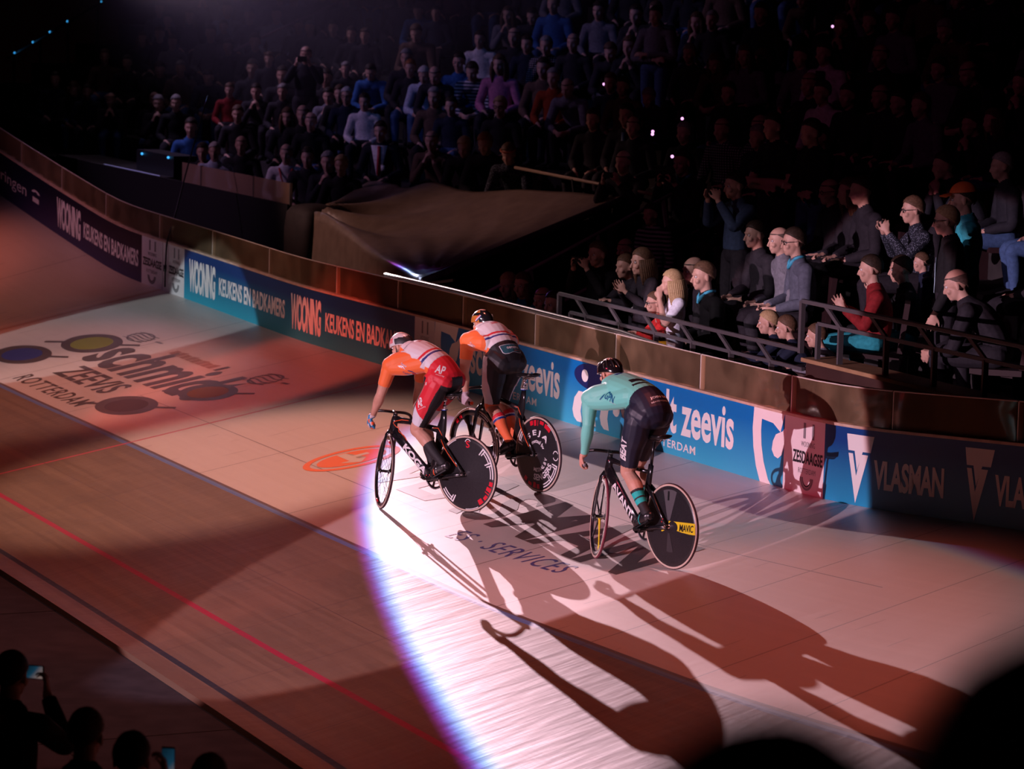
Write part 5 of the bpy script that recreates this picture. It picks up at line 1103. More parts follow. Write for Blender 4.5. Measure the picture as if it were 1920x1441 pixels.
def crowd_proto(pose, fine):
    key = (pose, fine)
    if key in PROTO: return PROTO[key]
    J = crowd_pose(pose); lim = [Limb('torso', J['spine'], [.150, .145, .160, .105], (0, 1, 0), [.72, .72, .68, .72], 16)]
    c7 = Vector(J['spine'][-1]); hd = Vector(J['head'])
    lim.append(Limb('neck', [c7-Vector((.02, 0, .02)), c7.lerp(hd, .4), hd+Vector((-.015, 0, -.02))], [.066, .056, .054], (0, 1, 0), 1.0))
    hx, hz = J['hip']
    for sd in (1, -1):
        h = Vector((hx, sd*.10, hz)); kn, an, toe = (Vector((q[0], sd*q[1], q[2])) for q in (J['kn'], J['an'], J['toe']))
        lim.append(Limb('leg', [h, h.lerp(kn, .5), kn, kn.lerp(an, .35), an], [.095, .085, .062, .060, .042], (0, 1, 0), 1.0, 12)); lim.append(Limb('foot', [an+Vector((-.05, 0, -.035)), an+Vector((.03, 0, -.03)), toe], [.036, .042, .032], (0, 1, 0), .9, 10))
        s = Vector((J['sh'][0], sd*J['sh'][1], J['sh'][2])); e, w_, d = J['arm']; e = Vector((e[0], sd*e[1], e[2])); w_ = Vector((w_[0], sd*w_[1], w_[2])); d = Vector((d[0], sd*d[1], d[2]))
        if pose == 'fold' and sd < 0: w_ = w_+Vector((-.04, 0, -.07)); e = e+Vector((0, 0, -.03))
        lim.append(Limb('yoke', [c7+Vector((-.02, sd*.06, -.05)), s], [.080, .066], None, .9)); lim.append(Limb('arm', [s, s.lerp(e, .5), e, e.lerp(w_, .35), w_], [.062, .054, .044, .042, .028], None, 1.0, 10))
        back = Vector((.25, sd*1.0, .1)) if pose not in ('kid',) else Vector((0, sd*.3, 1)); 
        lim += hand_limbs('hand', w_, d, back, 1 if sd > 0 else -1, 1.0, {'sit': .5, 'lean': .6, 'chin': .9, 'film': .75, 'sfilm': .75, 'fold': .3}.get(pose, .12), 1.25 if fine else 1.0)
    sc = 1.28 if pose in ('kid', 'pray', 'sclap') else 1.05
    P, R, hx_ = head_shapes(J['head'], (1, 0, -.10 if pose != 'lean' else -.35), (.1, 0, 1), sc)
    me = fuse(lim, hx_, .0075 if fine else .013, 3, None if fine else None, 'body'); v, n, C = mesh_arrays(me); ii, tt = classify(C, lim); nm = np.array([L.name for L in lim])[ii]
    hdist = np.linalg.norm(C-np.array(J['head']), axis=1); top = np.isin(nm, ['torso', 'yoke']) | ((nm == 'arm') & (tt < .96)); tshirt = np.isin(nm, ['torso', 'yoke']) | ((nm == 'arm') & (tt < .33))
    low = (nm == 'leg') | ((nm == 'torso') & (tt < .14)); ok = hdist > .125*sc
    mats_ = {}
    mats_['top'], _ = shell(me, top & ok & ~((nm == 'torso') & (tt < .10)), .012, 'jacket'); mats_['tee'], _ = shell(me, tshirt & ok & ~((nm == 'torso') & (tt < .10)), .010, 'shirt'); mats_['low'], _ = shell(me, low & ok, .008, 'trousers'); mats_['shoe'], _ = shell(me, nm == 'foot', .008, 'shoes')
    PROTO[key] = dict(body=me, P=P, R=R, sc=sc, J=J, **mats_); return PROTO[key]
HAIRM = {}
def hair_mesh(pose, fine, style):
    key = (pose, fine, style)
    if key in HAIRM: return HAIRM[key]
    pr = crowd_proto(pose, fine); P, sc = pr['P'], 1.0; rs = np.random.default_rng(5); mb = MB(); nu, nv = 28, 12; V = []; rs2 = np.random.default_rng(9).random(28)
    lng = style.endswith('long'); ring = style == 'bald'
    for i in range(nv+1):
        for k in range(nu):
            ph = 2*math.pi*k/nu; b = .5-.5*math.cos(ph); tmax = .90+.16*math.exp(-((ph if ph < math.pi else 2*math.pi-ph)/.5)**2)+.88*b**.9+(.90 if lng else .58)*b**2+.10*(rs2[k]-.5); t0 = 1.15 if ring else 1e-3
            if ring: tmax = max(tmax, t0+.02)
            t = t0+(tmax-t0)*i/nv; x, y, z = math.sin(t)*math.cos(ph), math.sin(t)*math.sin(ph), math.cos(t); g = (1.08 if not ring else 1.03)+.05*rs.random()*(0 if i == nv else 1)+.05*max(0, z)*(not ring); V.append(P(-.012+.098*x*g, .078*y*g, .028+.094*z*g))
    F = [(i*nu+k, (i+1)*nu+k, (i+1)*nu+(k+1) % nu, i*nu+(k+1) % nu) for i in range(nv) for k in range(nu)]; mb.raw(V, F)
    if lng:
        for k in range(27):
            a = math.pi*(.34+1.32*k/26); y, x = math.sin(a)*.082, math.cos(a)*.100; L_ = .20+.05*rs.random()
            mb.tube([P(x-.012, y, .03), P(x*1.10-.015, y*1.12, -.05), P(x*1.08-.02, y*1.16, -.12), P(x*1.0-.02, y*1.1, -L_)], [.022, .029, .029, .010], 7)
    me = mb.mesh('hair', True)
    if not lng or True:
        o = bpy.data.objects.new('t', me); s = o.modifiers.new('s', 'SOLIDIFY'); s.thickness = .006; m2 = eval_mesh(o); bpy.data.objects.remove(o); me = m2; me.polygons.foreach_set('use_smooth', [True]*len(me.polygons))
    HAIRM[key] = me; return me
def fabric(n, c, c2=None, sc=30): return noisy('cloth_'+n, c, c2 or tuple(x*1.35 for x in c), sc, .8, .2)
def stripes(n, c1, c2, scale, axis='Z', both=False):
    key = 'cloth_'+n
    if key in MATS: return MATS[key]
    m = mat(key, c1, .8, 0, .2); nt = m.node_tree; tc = nt.nodes.new('ShaderNodeTexCoord'); b = nt.nodes['Principled BSDF']
    def wv(ax):
        w_ = nt.nodes.new('ShaderNodeTexWave'); w_.bands_direction = ax; w_.inputs['Scale'].default_value = scale; nt.links.new(tc.outputs['Object'], w_.inputs[0]); g = nt.nodes.new('ShaderNodeMath'); g.operation = 'GREATER_THAN'; g.inputs[1].default_value = .5; nt.links.new(w_.outputs[1], g.inputs[0]); return g.outputs[0]
    f = wv('Z')
    if both: mx = nt.nodes.new('ShaderNodeMath'); mx.operation = 'MULTIPLY'; nt.links.new(f, mx.inputs[0]); nt.links.new(wv('Y'), mx.inputs[1]); f = mx.outputs[0]
    mi = nt.nodes.new('ShaderNodeMix'); mi.data_type = 'RGBA'; nt.links.new(f, mi.inputs[0]); mi.inputs[6].default_value = (*c1, 1); mi.inputs[7].default_value = (*c2, 1); nt.links.new(mi.outputs[2], b.inputs['Base Color']); return m
def dots(n, c1, c2, scale):
    key = 'cloth_'+n
    if key in MATS: return MATS[key]
    m = mat(key, c1, .8, 0, .2); nt = m.node_tree; tc = nt.nodes.new('ShaderNodeTexCoord'); b = nt.nodes['Principled BSDF']; v = nt.nodes.new('ShaderNodeTexVoronoi'); v.inputs['Scale'].default_value = scale; nt.links.new(tc.outputs['Object'], v.inputs[0]); r = nt.nodes.new('ShaderNodeValToRGB'); r.color_ramp.interpolation = 'CONSTANT'; r.color_ramp.elements[0].color = (*c2, 1); r.color_ramp.elements[1].position = .32; r.color_ramp.elements[1].color = (*c1, 1); nt.links.new(v.outputs[0], r.inputs[0]); nt.links.new(r.outputs[0], b.inputs['Base Color']); return m
CL = dict(dark=fabric('dark', (.022, .020, .026)), black=fabric('black', (.012, .012, .014)), suit=fabric('suit', (.016, .017, .024)), navy=fabric('navy', (.012, .017, .036)), blue=fabric('blue', (.025, .10, .30)), pale=fabric('pale', (.42, .48, .60)), white=fabric('white', (.62, .60, .62)), grey=fabric('grey', (.15, .15, .18)), red=fabric('red', (.20, .015, .018)), pink=fabric('pink', (.42, .15, .28)), brown=fabric('brown', (.10, .06, .045)),
    orange=fabric('orange', (.26, .035, .010)), jeans=fabric('jeans', (.05, .10, .22)), denim=fabric('denim', (.04, .065, .12)), green=fabric('green', (.16, .34, .04)), slate=fabric('slate', (.085, .095, .13)), teal=fabric('teal', (.03, .30, .36)), redshirt=fabric('redshirt', (.55, .03, .03)), whitetop=fabric('whitetop', (.62, .66, .74)), cardigan=fabric('cardigan', (.022, .020, .026)),
    stripe=stripes('stripe', (.02, .03, .07), (.5, .5, .55), 7), stripes=stripes('stripes', (.015, .016, .022), (.36, .36, .40), 6.5), plaid=stripes('plaid', (.02, .02, .026), (.42, .40, .46), 11, both=True), dots=dots('dots', (.020, .024, .036), (.20, .23, .30), 70))
HC = dict(dark=HAIRD, brown=noisy('hair_brown', (.09, .05, .028), (.15, .085, .05), 50, .6, .3), blond=noisy('hair_blond', (.42, .28, .14), (.55, .40, .22), 50, .55, .3), red=noisy('hair_red', (.28, .09, .035), (.36, .13, .05), 50, .6, .3), grey=noisy('hair_grey', (.24, .22, .22), (.34, .32, .31), 50, .6, .3), white=noisy('hair_white', (.55, .52, .50), (.66, .63, .60), 50, .6, .3), bald=noisy('hair_ring', (.10, .075, .06), (.16, .12, .10), 50, .6, .3))
def hair_key(h): return h.replace('long', '')
SEATM = None
def seat_mesh():
    global SEATM
    if SEATM is None:
        mb = MB(); mb.box((-.02, 0, .40), (.44, .44, .05)); mb.box((-.27, 0, .66), (.05, .44, .46), Matrix.Rotation(-.12, 3, 'Y')); mb.box((-.10, 0, .19), (.10, .10, .38)); SEATM = mb.mesh('seat')
    return SEATM
SEATC = mat('seat_plastic', (.030, .012, .014), .5)
def spectator(x, y, z, sc, pose, top, low, hair, label, group=None, yaw=None, fine=False, tee=False, glasses=False):
    sc = min(1.10, max(.64, sc)); pr = crowd_proto(pose, fine); to = math.atan2(-2.8-y, 13.2-x); yaw = yaw if yaw is not None else .85*to+.15*math.pi/2
    # keep the head where it is when the body leans forward
    hx = pr['J']['head'][0]*sc; root = empty('person', (x-hx*math.cos(yaw), y-hx*math.sin(yaw), z), yaw, label, 'person', group); root.scale = (sc, sc, sc)
    b = inst(pr['body'], 'body', None, root)
    if not pr['body'].materials: pr['body'].materials.append(SKIN2)
    t = pr['tee' if tee else 'top']
    for me, nm, m in ((t, 'shirt' if tee or top in ('white', 'whitetop', 'pale', 'plaid', 'redshirt') else ('sweater' if top in ('stripes', 'stripe', 'orange', 'pink', 'grey', 'teal') else 'jacket'), CL[top]), (pr['low'], 'trousers', CL[low]), (pr['shoe'], 'shoes', CL['black'])):
        if not me.materials: me.materials.append(CL['dark'])
        inst(me, nm, m, root)
    st = hair_key(hair) if not hair.endswith('long') else hair
    if hair == 'cap': hm = hair_mesh(pose, fine, 'dark')
    else: hm = hair_mesh(pose, fine, hair if (hair.endswith('long') or hair == 'bald') else 'dark')
    if not hm.materials: hm.materials.append(HAIRD)
    inst(hm, 'hair', HC['dark' if hair == 'cap' else hair_key(hair)], root)
    P, s = pr['P'], pr['sc']
    if fine: eyes(root, P, s)
    if glasses:
        g = MB()
        for k in (-1, 1):
            g.tube([P(.094, k*.032+.022*math.cos(a), .006+.018*math.sin(a)) for a in [2*math.pi*i/14 for i in range(14)]], .0032*s, 5, closed=True); g.tube([P(.092, k*.054, .010), P(.06, k*.074, .012), P(-.01, k*.082, .010)], .003*s, 5)
        g.tube([P(.096, -.010, .008), P(.096, .010, .008)], .003*s, 5); g.build('glasses', BLK, root, True)
    if pose in ('sit', 'lean', 'clap', 'film', 'chin'):
        if not seat_mesh().materials: seat_mesh().materials.append(SEATC)
        q = inst(seat_mesh(), 'stadium_seat', None, None, root.location, (0, 0, yaw), (min(1, sc),)*3); tag(q, 'dark plastic stand seat beneath a seated spectator', 'seat', 'seats in the stand')
    return root, pr, yaw, sc
def local_pt(root, p):
    return Matrix.LocRotScale(root.location, root.rotation_euler, root.scale) @ Vector(p)
def phone(root, p, size, label, screen=None, ry=0.):
    """p in the person's local axes; screen side faces the holder"""
    o = MB().box((0, 0, 0), size).build('phone', BLK, None, bevel=.004); o.location = local_pt(root, p); o.rotation_euler = (0, ry, root.rotation_euler.z); tag(o, label, 'phone')
    MB().box((-size[0]/2-.0006, 0, 0), (.0012, size[1]*.90, size[2]*.88)).build('screen', screen or mat('phone_screen', (.02, .02, .024), .15), o); return o
CROWD = [
 (30.39, -7.6, 1.65, 1.085, 'sit', 'blue', 'dark', 'dark', 'person in a blue top seated at the left end behind the low glass wall'),
 (28.01, -6.95, 1.65, 0.979, 'chin', 'dark', 'dark', 'dark', 'person in dark clothes, hand at mouth, beside the blue top at left'),
 (27.09, -6.8, 1.65, 0.958, 'sit', 'pale', 'dark', 'white', 'white-haired person in a pale blue shirt behind the left end of the low glass wall'),
 (27.44, -7.31, 1.65, 1.015, 'sit', 'dark', 'dark', 'bald', 'bald man in a dark suit looking down behind the low glass wall'),
 (25.59, -7.27, 1.65, 1.013, 'sit', 'white', 'dark', 'bald', 'man in a white shirt with a red lanyard behind the low glass wall'),
 (24.81, -7.27, 1.65, 1.013, 'sit', 'dark', 'dark', 'dark', 'dark-haired person just right of the white shirt and red lanyard'),
 (24.37, -7.38, 1.65, 1.066, 'chin', 'suit', 'dark', 'grey', 'grey-haired man in a suit with a hand at his mouth near the draped cover'),
 (23.45, -7.2, 1.65, 1.0, 'sit', 'dark', 'dark', 'blond', 'fair-haired person in a dark top at the left corner of the draped cover'),
 (24.19, -8.03, 2.05, 0.993, 'sit', 'suit', 'dark', 'dark', 'man in a dark suit with a red tie and white badge above the draped cover'),
 (26.16, -8.6, 2.45, 0.897, 'sit', 'white', 'dark', 'dark', 'woman in a white blouse looking down, above the man with the red tie'),
 (28.26, -9.54, 2.85, 0.927, 'lean', 'blue', 'dark', 'dark', 'person in a bright blue cardigan above the white blouse'),
 (26.98, -9.61, 2.85, 0.926, 'sit', 'dark', 'jeans', 'red', 'reddish-haired person left of the white-haired one above the draped cover'),
 (26.49, -9.61, 2.85, 0.952, 'lean', 'pale', 'jeans', 'white', 'white-haired person in a pale shirt and blue trousers above the draped cover'),
 (26.03, -9.57, 2.85, 0.969, 'lean', 'dark', 'jeans', 'bald', 'balding person leaning against the white-haired one in blue trousers'),
 (26.91, -8.64, 2.45, 0.936, 'sit', 'navy', 'dark', 'white', 'white-haired man with glasses left of the white blouse'),
 (29.11, -9.5, 2.85, 0.842, 'sit', 'dark', 'dark', 'grey', 'grey-haired person left of the blue cardigan'),
 (29.61, -9.4, 2.45, 1.055, 'sit', 'dark', 'dark', 'dark', 'dark-haired person seated left of the grey-haired one near the blue cardigan'),
 (29.24, -8.93, 2.45, 0.978, 'sfilm', 'suit', 'dark', 'bald', 'man standing in a dark suit raising a camera to his eyes in the haze'),
 (33.36, -10.58, 3.25, 0.923, 'sit', 'dark', 'dark', 'grey', 'grey-bearded person above the man with the raised camera'),
 (32.54, -10.65, 3.25, 0.943, 'sit', 'dark', 'dark', 'dark', 'person right of the grey-bearded one near the top of the haze'),
 (31.33, -10.47, 3.25, 0.892, 'sit', 'dark', 'dark', 'dark', 'first of two dark-dressed people at the right edge of the haze'),
 (30.79, -10.47, 3.25, 0.885, 'sit', 'dark', 'dark', 'brown', 'second of two dark-dressed people at the right edge of the haze'),
 (32.28, -9.5, 2.85, 0.871, 'sit', 'dark', 'dark', 'brown', 'person left of the man with the raised camera'),
 (32.74, -9.4, 2.45, 1.079, 'sit', 'dark', 'dark', 'dark', 'person in the haze, second to the left of the raised camera'),
 (30.95, -9.22, 2.45, 1.047, 'sit', 'dark', 'dark', 'dark', 'person below left of the man with the raised camera'),
 (31.54, -8.6, 2.45, 0.83, 'sit', 'red', 'dark', 'brown', 'brown-haired person in a red top in the haze'),
 (30.39, -8.6, 2.45, 0.924, 'chin', 'dark', 'dark', 'dark', 'person with a hand at the chin right of the red top'),
 (29.69, -8.75, 2.45, 0.881, 'sit', 'dark', 'dark', 'grey', 'grey-haired person two places right of the red top'),
 (29.09, -7.85, 2.05, 0.967, 'sit', 'dark', 'dark', 'brown', 'older person below the red top, above the bald man in the dark suit'),
 (37.24, -10.3, 2.85, 1.172, 'sit', 'grey', 'dark', 'dark', 'left one of a pair with a grey top high in the haze'),
 (37.57, -10.65, 3.25, 0.85, 'sit', 'grey', 'dark', 'brown', 'right one of a pair with a grey top high in the haze'),
 (35.84, -10.95, 3.25, 1.058, 'sit', 'pale', 'dark', 'dark', 'person in a pale top beside the slanted stair rail in the haze'),
 (38.34, -10.98, 3.25, 1.087, 'sit', 'pale', 'dark', 'brown', 'person in a pale blue top at the very top left of the haze'),
 (23.1, -8.28, 2.05, 1.02, 'chin', 'brown', 'dark', 'bald', 'bald man resting his chin on his hands at the back edge of the draped cover'),
 (30.38, -11.45, 3.65, 0.853, 'sit', 'navy', 'dark', 'dark', 'person in a navy top at the very top, left of centre'),
 (31.39, -11.59, 3.65, 0.954, 'lean', 'blue', 'dark', 'dark', 'person in a blue top leaning forward at the very top edge'),
 (26.9, -10.62, 3.25, 0.939, 'sit', 'white', 'dark', 'dark', 'person in a white shirt and blue jacket in the upper middle rows'),
 (24.98, -10.05, 2.85, 1.038, 'sit', 'pink', 'dark', 'brownlong', 'woman in a pink top in the middle of the dark stand'),
 (26.22, -10.01, 2.85, 1.023, 'sit', 'blue', 'jeans', 'dark', 'person in a light denim shirt left of the striped boy'),
 (25.77, -10.01, 2.85, 1.032, 'lean', 'stripe', 'dark', 'dark', 'boy in a navy and white striped top beside the woman in pink'),
 (26.07, -10.76, 3.25, 0.994, 'sit', 'dark', 'dark', 'bald', 'balding man right above the woman in pink'),
 (25.26, -10.58, 3.25, 0.926, 'sit', 'navy', 'dark', 'dark', 'person in a navy top right of the balding man in the upper rows'),
 (24.8, -10.65, 3.25, 0.997, 'chin', 'plaid', 'dark', 'grey', 'grey-haired man in a checked shirt in the upper middle rows'),
 (24.14, -10.73, 3.25, 0.975, 'sit', 'dark', 'dark', 'bald', 'bald man right of the checked shirt in the upper middle rows'),
 (22.66, -9.75, 2.85, 0.964, 'sit', 'orange', 'dark', 'grey', 'grey-haired man in a dark orange sweater in the middle rows'),
 (22.18, -9.72, 2.85, 0.966, 'lean', 'grey', 'dark', 'bald', 'person in a grey top and scarf leaning beside the dark orange sweater'),
 (22.53, -8.96, 2.45, 0.996, 'sit', 'dark', 'dark', 'blond', 'fair-haired woman with glasses below the woman in pink'),
 (19.74, -8.89, 2.45, 0.983, 'sit', 'dark', 'dark', 'dark', 'man in dark clothes right of the dark orange sweater, one row lower'),
 (19.31, -9.11, 2.45, 1.046, 'sit', 'dark', 'dark', 'dark', 'dark-haired person behind the bald man with the blue tie'),
 (18.55, -8.82, 2.45, 0.963, 'sit', 'suit', 'dark', 'bald', 'bald man in a dark suit with a blue tie near the thin rail'),
 (17.57, -8.21, 2.05, 1.016, 'film', 'dark', 'dark', 'bald', 'bald man raising a small camera at the right end of the thin rail'),
 (22.07, -8.28, 2.05, 1.025, 'lean', 'dark', 'dark', 'blond', 'fair-haired child lying at the back edge of the draped cover, left one'),
 (21.61, -8.35, 2.05, 1.089, 'lean', 'dark', 'dark', 'red', 'child lying at the back edge of the draped cover, right one'),
 (20.76, -8.28, 2.05, 1.022, 'lean', 'dots', 'green', 'brown', 'boy in a pale dotted top and green trousers sitting on the draped cover'),
 (26.9, -11.74, 3.65, 1.034, 'sit', 'blue', 'jeans', 'dark', 'person in blue jeans at the very top right of centre'),
 (21.85, -10.76, 3.25, 0.954, 'fold', 'grey', 'jeans', 'dark', 'person standing in a pale grey sweater at the top of the stand'),
 (19.37, -10.69, 3.25, 0.966, 'sit', 'grey', 'dark', 'brownlong', 'long-haired woman in the upper right rows, left one of the pair'),
 (19.66, -11.09, 3.25, 1.024, 'lean', 'grey', 'dark', 'brownlong', 'long-haired woman in the upper right rows, right one of the pair'),
 (18.17, -10.76, 3.25, 0.992, 'sit', 'grey', 'dark', 'dark', 'person in a grey top right of the two long-haired women'),
 (17.71, -10.8, 3.25, 1.042, 'sit', 'white', 'dark', 'dark', 'person in an open white top in the upper right rows'),
 (17.07, -10.26, 2.85, 1.107, 'sit', 'dark', 'dark', 'bald', 'bald head below the open white top in the upper right'),
 (16.43, -10.05, 2.85, 1.044, 'sit', 'white', 'dark', 'dark', 'person in a white shirt below the bald head in the upper right'),
 (13.7, -8.35, 2.05, 1.068, 'fold', 'black', 'jeans', 'dark', 'man standing with folded arms in a black sweater and jeans'),
 (16.89, -9.07, 2.45, 1.017, 'sit', 'plaid', 'dark', 'bald', 'balding man in a black and white checked shirt right of centre'),
 (16.44, -9.29, 2.45, 1.063, 'sit', 'plaid', 'dark', 'bald', 'man with glasses in a dark checked shirt beside the black T-shirt'),
 (14.54, -8.39, 2.05, 1.077, 'fold', 'black', 'dark', 'dark', 'man standing in a black T-shirt with bare arms'),
 (16.72, -8.5, 2.05, 1.058, 'film', 'suit', 'dark', 'dark', 'young man in a dark suit and blue collar holding a tablet'),
 (13.28, -7.27, 1.65, 1.009, 'sfilm', 'denim', 'dark', 'dark', 'woman in a denim jacket raising a phone to her face'),
 (15.87, -10.05, 2.85, 1.036, 'sit', 'dark', 'dark', 'dark', 'dark-haired man right of the white shirt in the upper right'),
 (15.25, -10.08, 2.85, 1.051, 'sit', 'dark', 'dark', 'bald', 'bald man in profile far up on the right'),
 (14.69, -9.97, 2.85, 1.02, 'sit', 'dark', 'dark', 'dark', 'person just right of the bald man in profile'),
 (13.06, -8.21, 2.05, 1.013, 'sit', 'dark', 'jeans', 'bald', 'man with glasses beneath the folded arms'),
 (12.62, -8.17, 2.05, 1.041, 'sit', 'dark', 'dark', 'brownlong', 'long-haired person right of the man beneath the folded arms'),
 (12.15, -8.03, 2.05, 1.079, 'sit', 'dark', 'dark', 'dark', 'dark-haired man right of the long-haired person beneath the folded arms'),
 (13.0, -6.7, 1.25, 1.055, 'sit', 'dark', 'dark', 'bald', 'person half hidden behind the man with the blue collar at the railing'),
 (12.52, -6.55, 1.25, 1.052, 'sit', 'black', 'dark', 'brown', 'man with a blue shirt collar right of the fair-haired girl at the railing'),
 (12.83, -7.27, 1.65, 1.02, 'sit', 'dark', 'dark', 'dark', 'person in dark clothes second to the left of the man in the grey-blue jacket'),
 (12.36, -7.27, 1.65, 1.006, 'sit', 'grey', 'dark', 'bald', 'man with crossed hands left of the man in the grey-blue jacket'),
 (11.89, -7.16, 1.65, 1.03, 'sit', 'slate', 'dark', 'dark', 'man with glasses in a grey-blue jacket seated at the right'),
 (11.15, -7.99, 2.05, 0.989, 'film', 'dots', 'dark', 'brown', 'man with glasses and dark patterned shirt filming with a wide phone at right'),
 (9.27, -7.16, 1.65, 0.998, 'stand', 'black', 'dark', 'blond', 'fair-haired boy with glasses and a black sweater with a pale print'),
 (9.71, -7.6, 1.65, 1.09, 'stand', 'teal', 'dark', 'cap', 'child in an orange cap and a turquoise top at the far right'),
 (10.01, -6.87, 1.65, 0.966, 'clap', 'red', 'teal', 'dark', 'dark-haired woman clapping in a red top at the right railing'),
 (10.22, -7.31, 1.65, 0.943, 'film', 'black', 'teal', 'dark', 'dark-haired man in black filming with a phone beside the clapping woman'),
 (10.5, -7.7, 1.98, 0.688, 'sit', 'navy', 'dark', 'brown', 'man in a navy top right behind the man in black filming'),
 (8.84, -7.02, 1.65, 1.049, 'lean', 'dark', 'dark', 'bald', 'bald man with a dark printed shirt looking down at the far right'),
 (15.96, -6.1, 0.87, 1.017, 'film', 'dark', 'dark', 'blond', 'fair-haired person holding a phone behind the bright handrail'),
 (15.6, -6.1, 0.92, 1.006, 'sit', 'teal', 'dark', 'brownlong', 'long-haired woman in a petrol top behind the bright handrail'),
 (14.9, -6.0, 0.85, 1.001, 'sit', 'dark', 'dark', 'bald', 'bald head left of the railing end, behind the bright handrail'),
 (14.53, -5.95, 0.85, 0.998, 'sit', 'dark', 'dark', 'dark', 'dark-haired man at the left end of the railing'),
 (14.39, -6.35, 0.95, 0.973, 'sfilm', 'black', 'dark', 'brown', 'man in a black jacket filming with a phone at the railing'),
 (14.97, -6.95, 1.05, 0.903, 'stand', 'dark', 'dark', 'bald', 'head lit red behind the two girls at the railing'),
 (13.77, -6.35, 1.25, 0.755, 'kid', 'dark', 'dark', 'brown', 'girl in dark clothes left of the girl in the black cardigan'),
 (12.93, -6.1, 1.25, 0.825, 'sclap', 'cardigan', 'dark', 'brownlong', 'girl in a white top and black cardigan clapping at the railing'),
 (15.58, -7.55, 1.35, 0.907, 'stand', 'stripes', 'dark', 'dark', 'man in a black and white striped sweater standing behind the girls'),
 (12.15, -5.85, 1.25, 0.644, 'kid', 'redshirt', 'dark', 'brown', 'boy with glasses and a red sleeve leaning on the railing, hands at his face'),
 (12.01, -5.95, 1.25, 0.759, 'pray', 'whitetop', 'pale', 'blondlong', 'fair-haired girl in a white top with her hands pressed to her lips'),
 (10.09, -5.9, 1.25, 0.669, 'kid', 'navy', 'dark', 'blond', 'fair-haired boy leaning on the ledge, leftmost of three'),
 (9.77, -5.9, 1.25, 0.664, 'kid', 'navy', 'dark', 'brown', 'boy leaning on the ledge, middle one of three'),
 (9.25, -5.9, 1.25, 0.655, 'kid', 'grey', 'dark', 'brown', 'boy leaning on the ledge behind the raised rail, rightmost of three'),
]
FINE = ('railing', 'ledge', 'handrail', 'far right', 'right railing', 'clapping woman', 'in black filming', 'grey-blue', 'with a pale print', 'filming with a wide', 'denim', 'tablet')
GLS = ('glasses',)
PEOPLE = {}
for (x, y, z, sc, pose, top, low, hair, label) in CROWD:
    fine = any(k in label for k in FINE)
    PEOPLE[label] = spectator(x, y, z, sc, pose, top, low, hair, label, None, None, fine, tee=(top == 'whitetop' or 'T-shirt' in label), glasses='glasses' in label)
def who(s): return [v for k, v in PEOPLE.items() if s in k][0]
def hand_mid(pr, dz=.09, dx=.05):
    w_ = pr['J']['arm'][1]; return (w_[0]+dx, 0, w_[2]+dz)
for s, size, lb, dz in (('man in a black jacket filming', (.010, .150, .075), 'dark phone held sideways by the man in the black jacket', .085), ('filming with a wide phone', (.012, .165, .080), 'wide phone held sideways by the man with glasses at right', .075), ('in black filming with a phone', (.010, .150, .075), 'black phone held sideways beside the clapping woman', .075),
                        ('young man in a dark suit', (.010, .24, .18), 'dark tablet held up by the young man in the suit', .10), ('denim jacket', (.010, .075, .150), 'phone held up by the woman in the denim jacket', .10), ('fair-haired person holding', (.010, .15, .075), 'phone held by the fair-haired person behind the handrail', .08), ('raising a small camera', (.035, .11, .07), 'small dark camera held by the bald man at the thin rail', .075), ('raising a camera to his eyes', (.05, .13, .08), 'dark camera raised by the man in the haze', .08)):
    root, pr, yaw, sc = who(s); phone(root, hand_mid(pr, dz), size, lb)
# particular garments
def add_child(s, fn, name, m):
    root, pr, yaw, sc = who(s); mb = MB(); fn(mb, pr['P'], pr['J']); return mb.build(name, m, root, True)
add_child('red lanyard', lambda mb, P, J: mb.tube([(.06, .09, .98), (.115, .05, .86), (.118, 0, .72), (.115, -.05, .86), (.06, -.09, .98)], .012, 6), 'lanyard', mat('lanyard_red', (.5, .04, .04), .6))
add_child('red tie', lambda mb, P, J: mb.prism([(-.11, .99), (.11, .99), (.03, .60), (-.03, .60)], .100, .112, 'x'), 'shirt_front', CL['white'])
add_child('red tie', lambda mb, P, J: mb.prism([(-.02, .98), (.02, .98), (.028, .62), (0, .58), (-.028, .62)], .112, .122, 'x'), 'tie', mat('tie_red', (.45, .03, .04), .5))
add_child('red tie', lambda mb, P, J: mb.box((.125, .06, .70), (.01, .05, .07)), 'badge', WHP)
add_child('blue tie', lambda mb, P, J: mb.prism([(-.02, .98), (.02, .98), (.028, .62), (0, .58), (-.028, .62)], .105, .120, 'x'), 'tie', mat('tie_blue', (.05, .16, .32), .5))
for s in ('blue shirt collar', 'grey-blue jacket seated', 'blue collar holding'):
    add_child(s, lambda mb, P, J: (mb.tube([(.055, .062, 1.02), (.075, .035, .985), (.098, .0, .93)], [.012, .022, .012], 6), mb.tube([(.055, -.062, 1.02), (.075, -.035, .985), (.098, .0, .93)], [.012, .022, .012], 6), mb.tube([(-.05, .05, 1.045), (.02, .074, 1.04), (.06, .062, 1.02)], .014, 6)), 'collar', mat('collar_blue', (.06, .42, .62), .6))
add_child('black cardigan', lambda mb, P, J: mb.prism([(-.075, 1.43), (.075, 1.43), (.06, 1.10), (.05, .96), (-.05, .96), (-.06, 1.10)], .085, .122, 'x'), 'white_top', CL['white'])
add_child('open white top', lambda mb, P, J: mb.prism([(-.05, .98), (.05, .98), (.06, .58), (-.06, .58)], .10, .124, 'x'), 'undershirt', CL['dark'])
add_child('pale print', lambda mb, P, J: (mb.prism([(-.09, 1.24), (-.02, 1.30), (.03, 1.22), (.08, 1.26), (.06, 1.10), (.09, 1.00), (-.02, 1.08), (-.07, .98), (-.05, 1.12)], .118, .126, 'x')), 'print', mat('print_pale', (.40, .58, .68), .7))
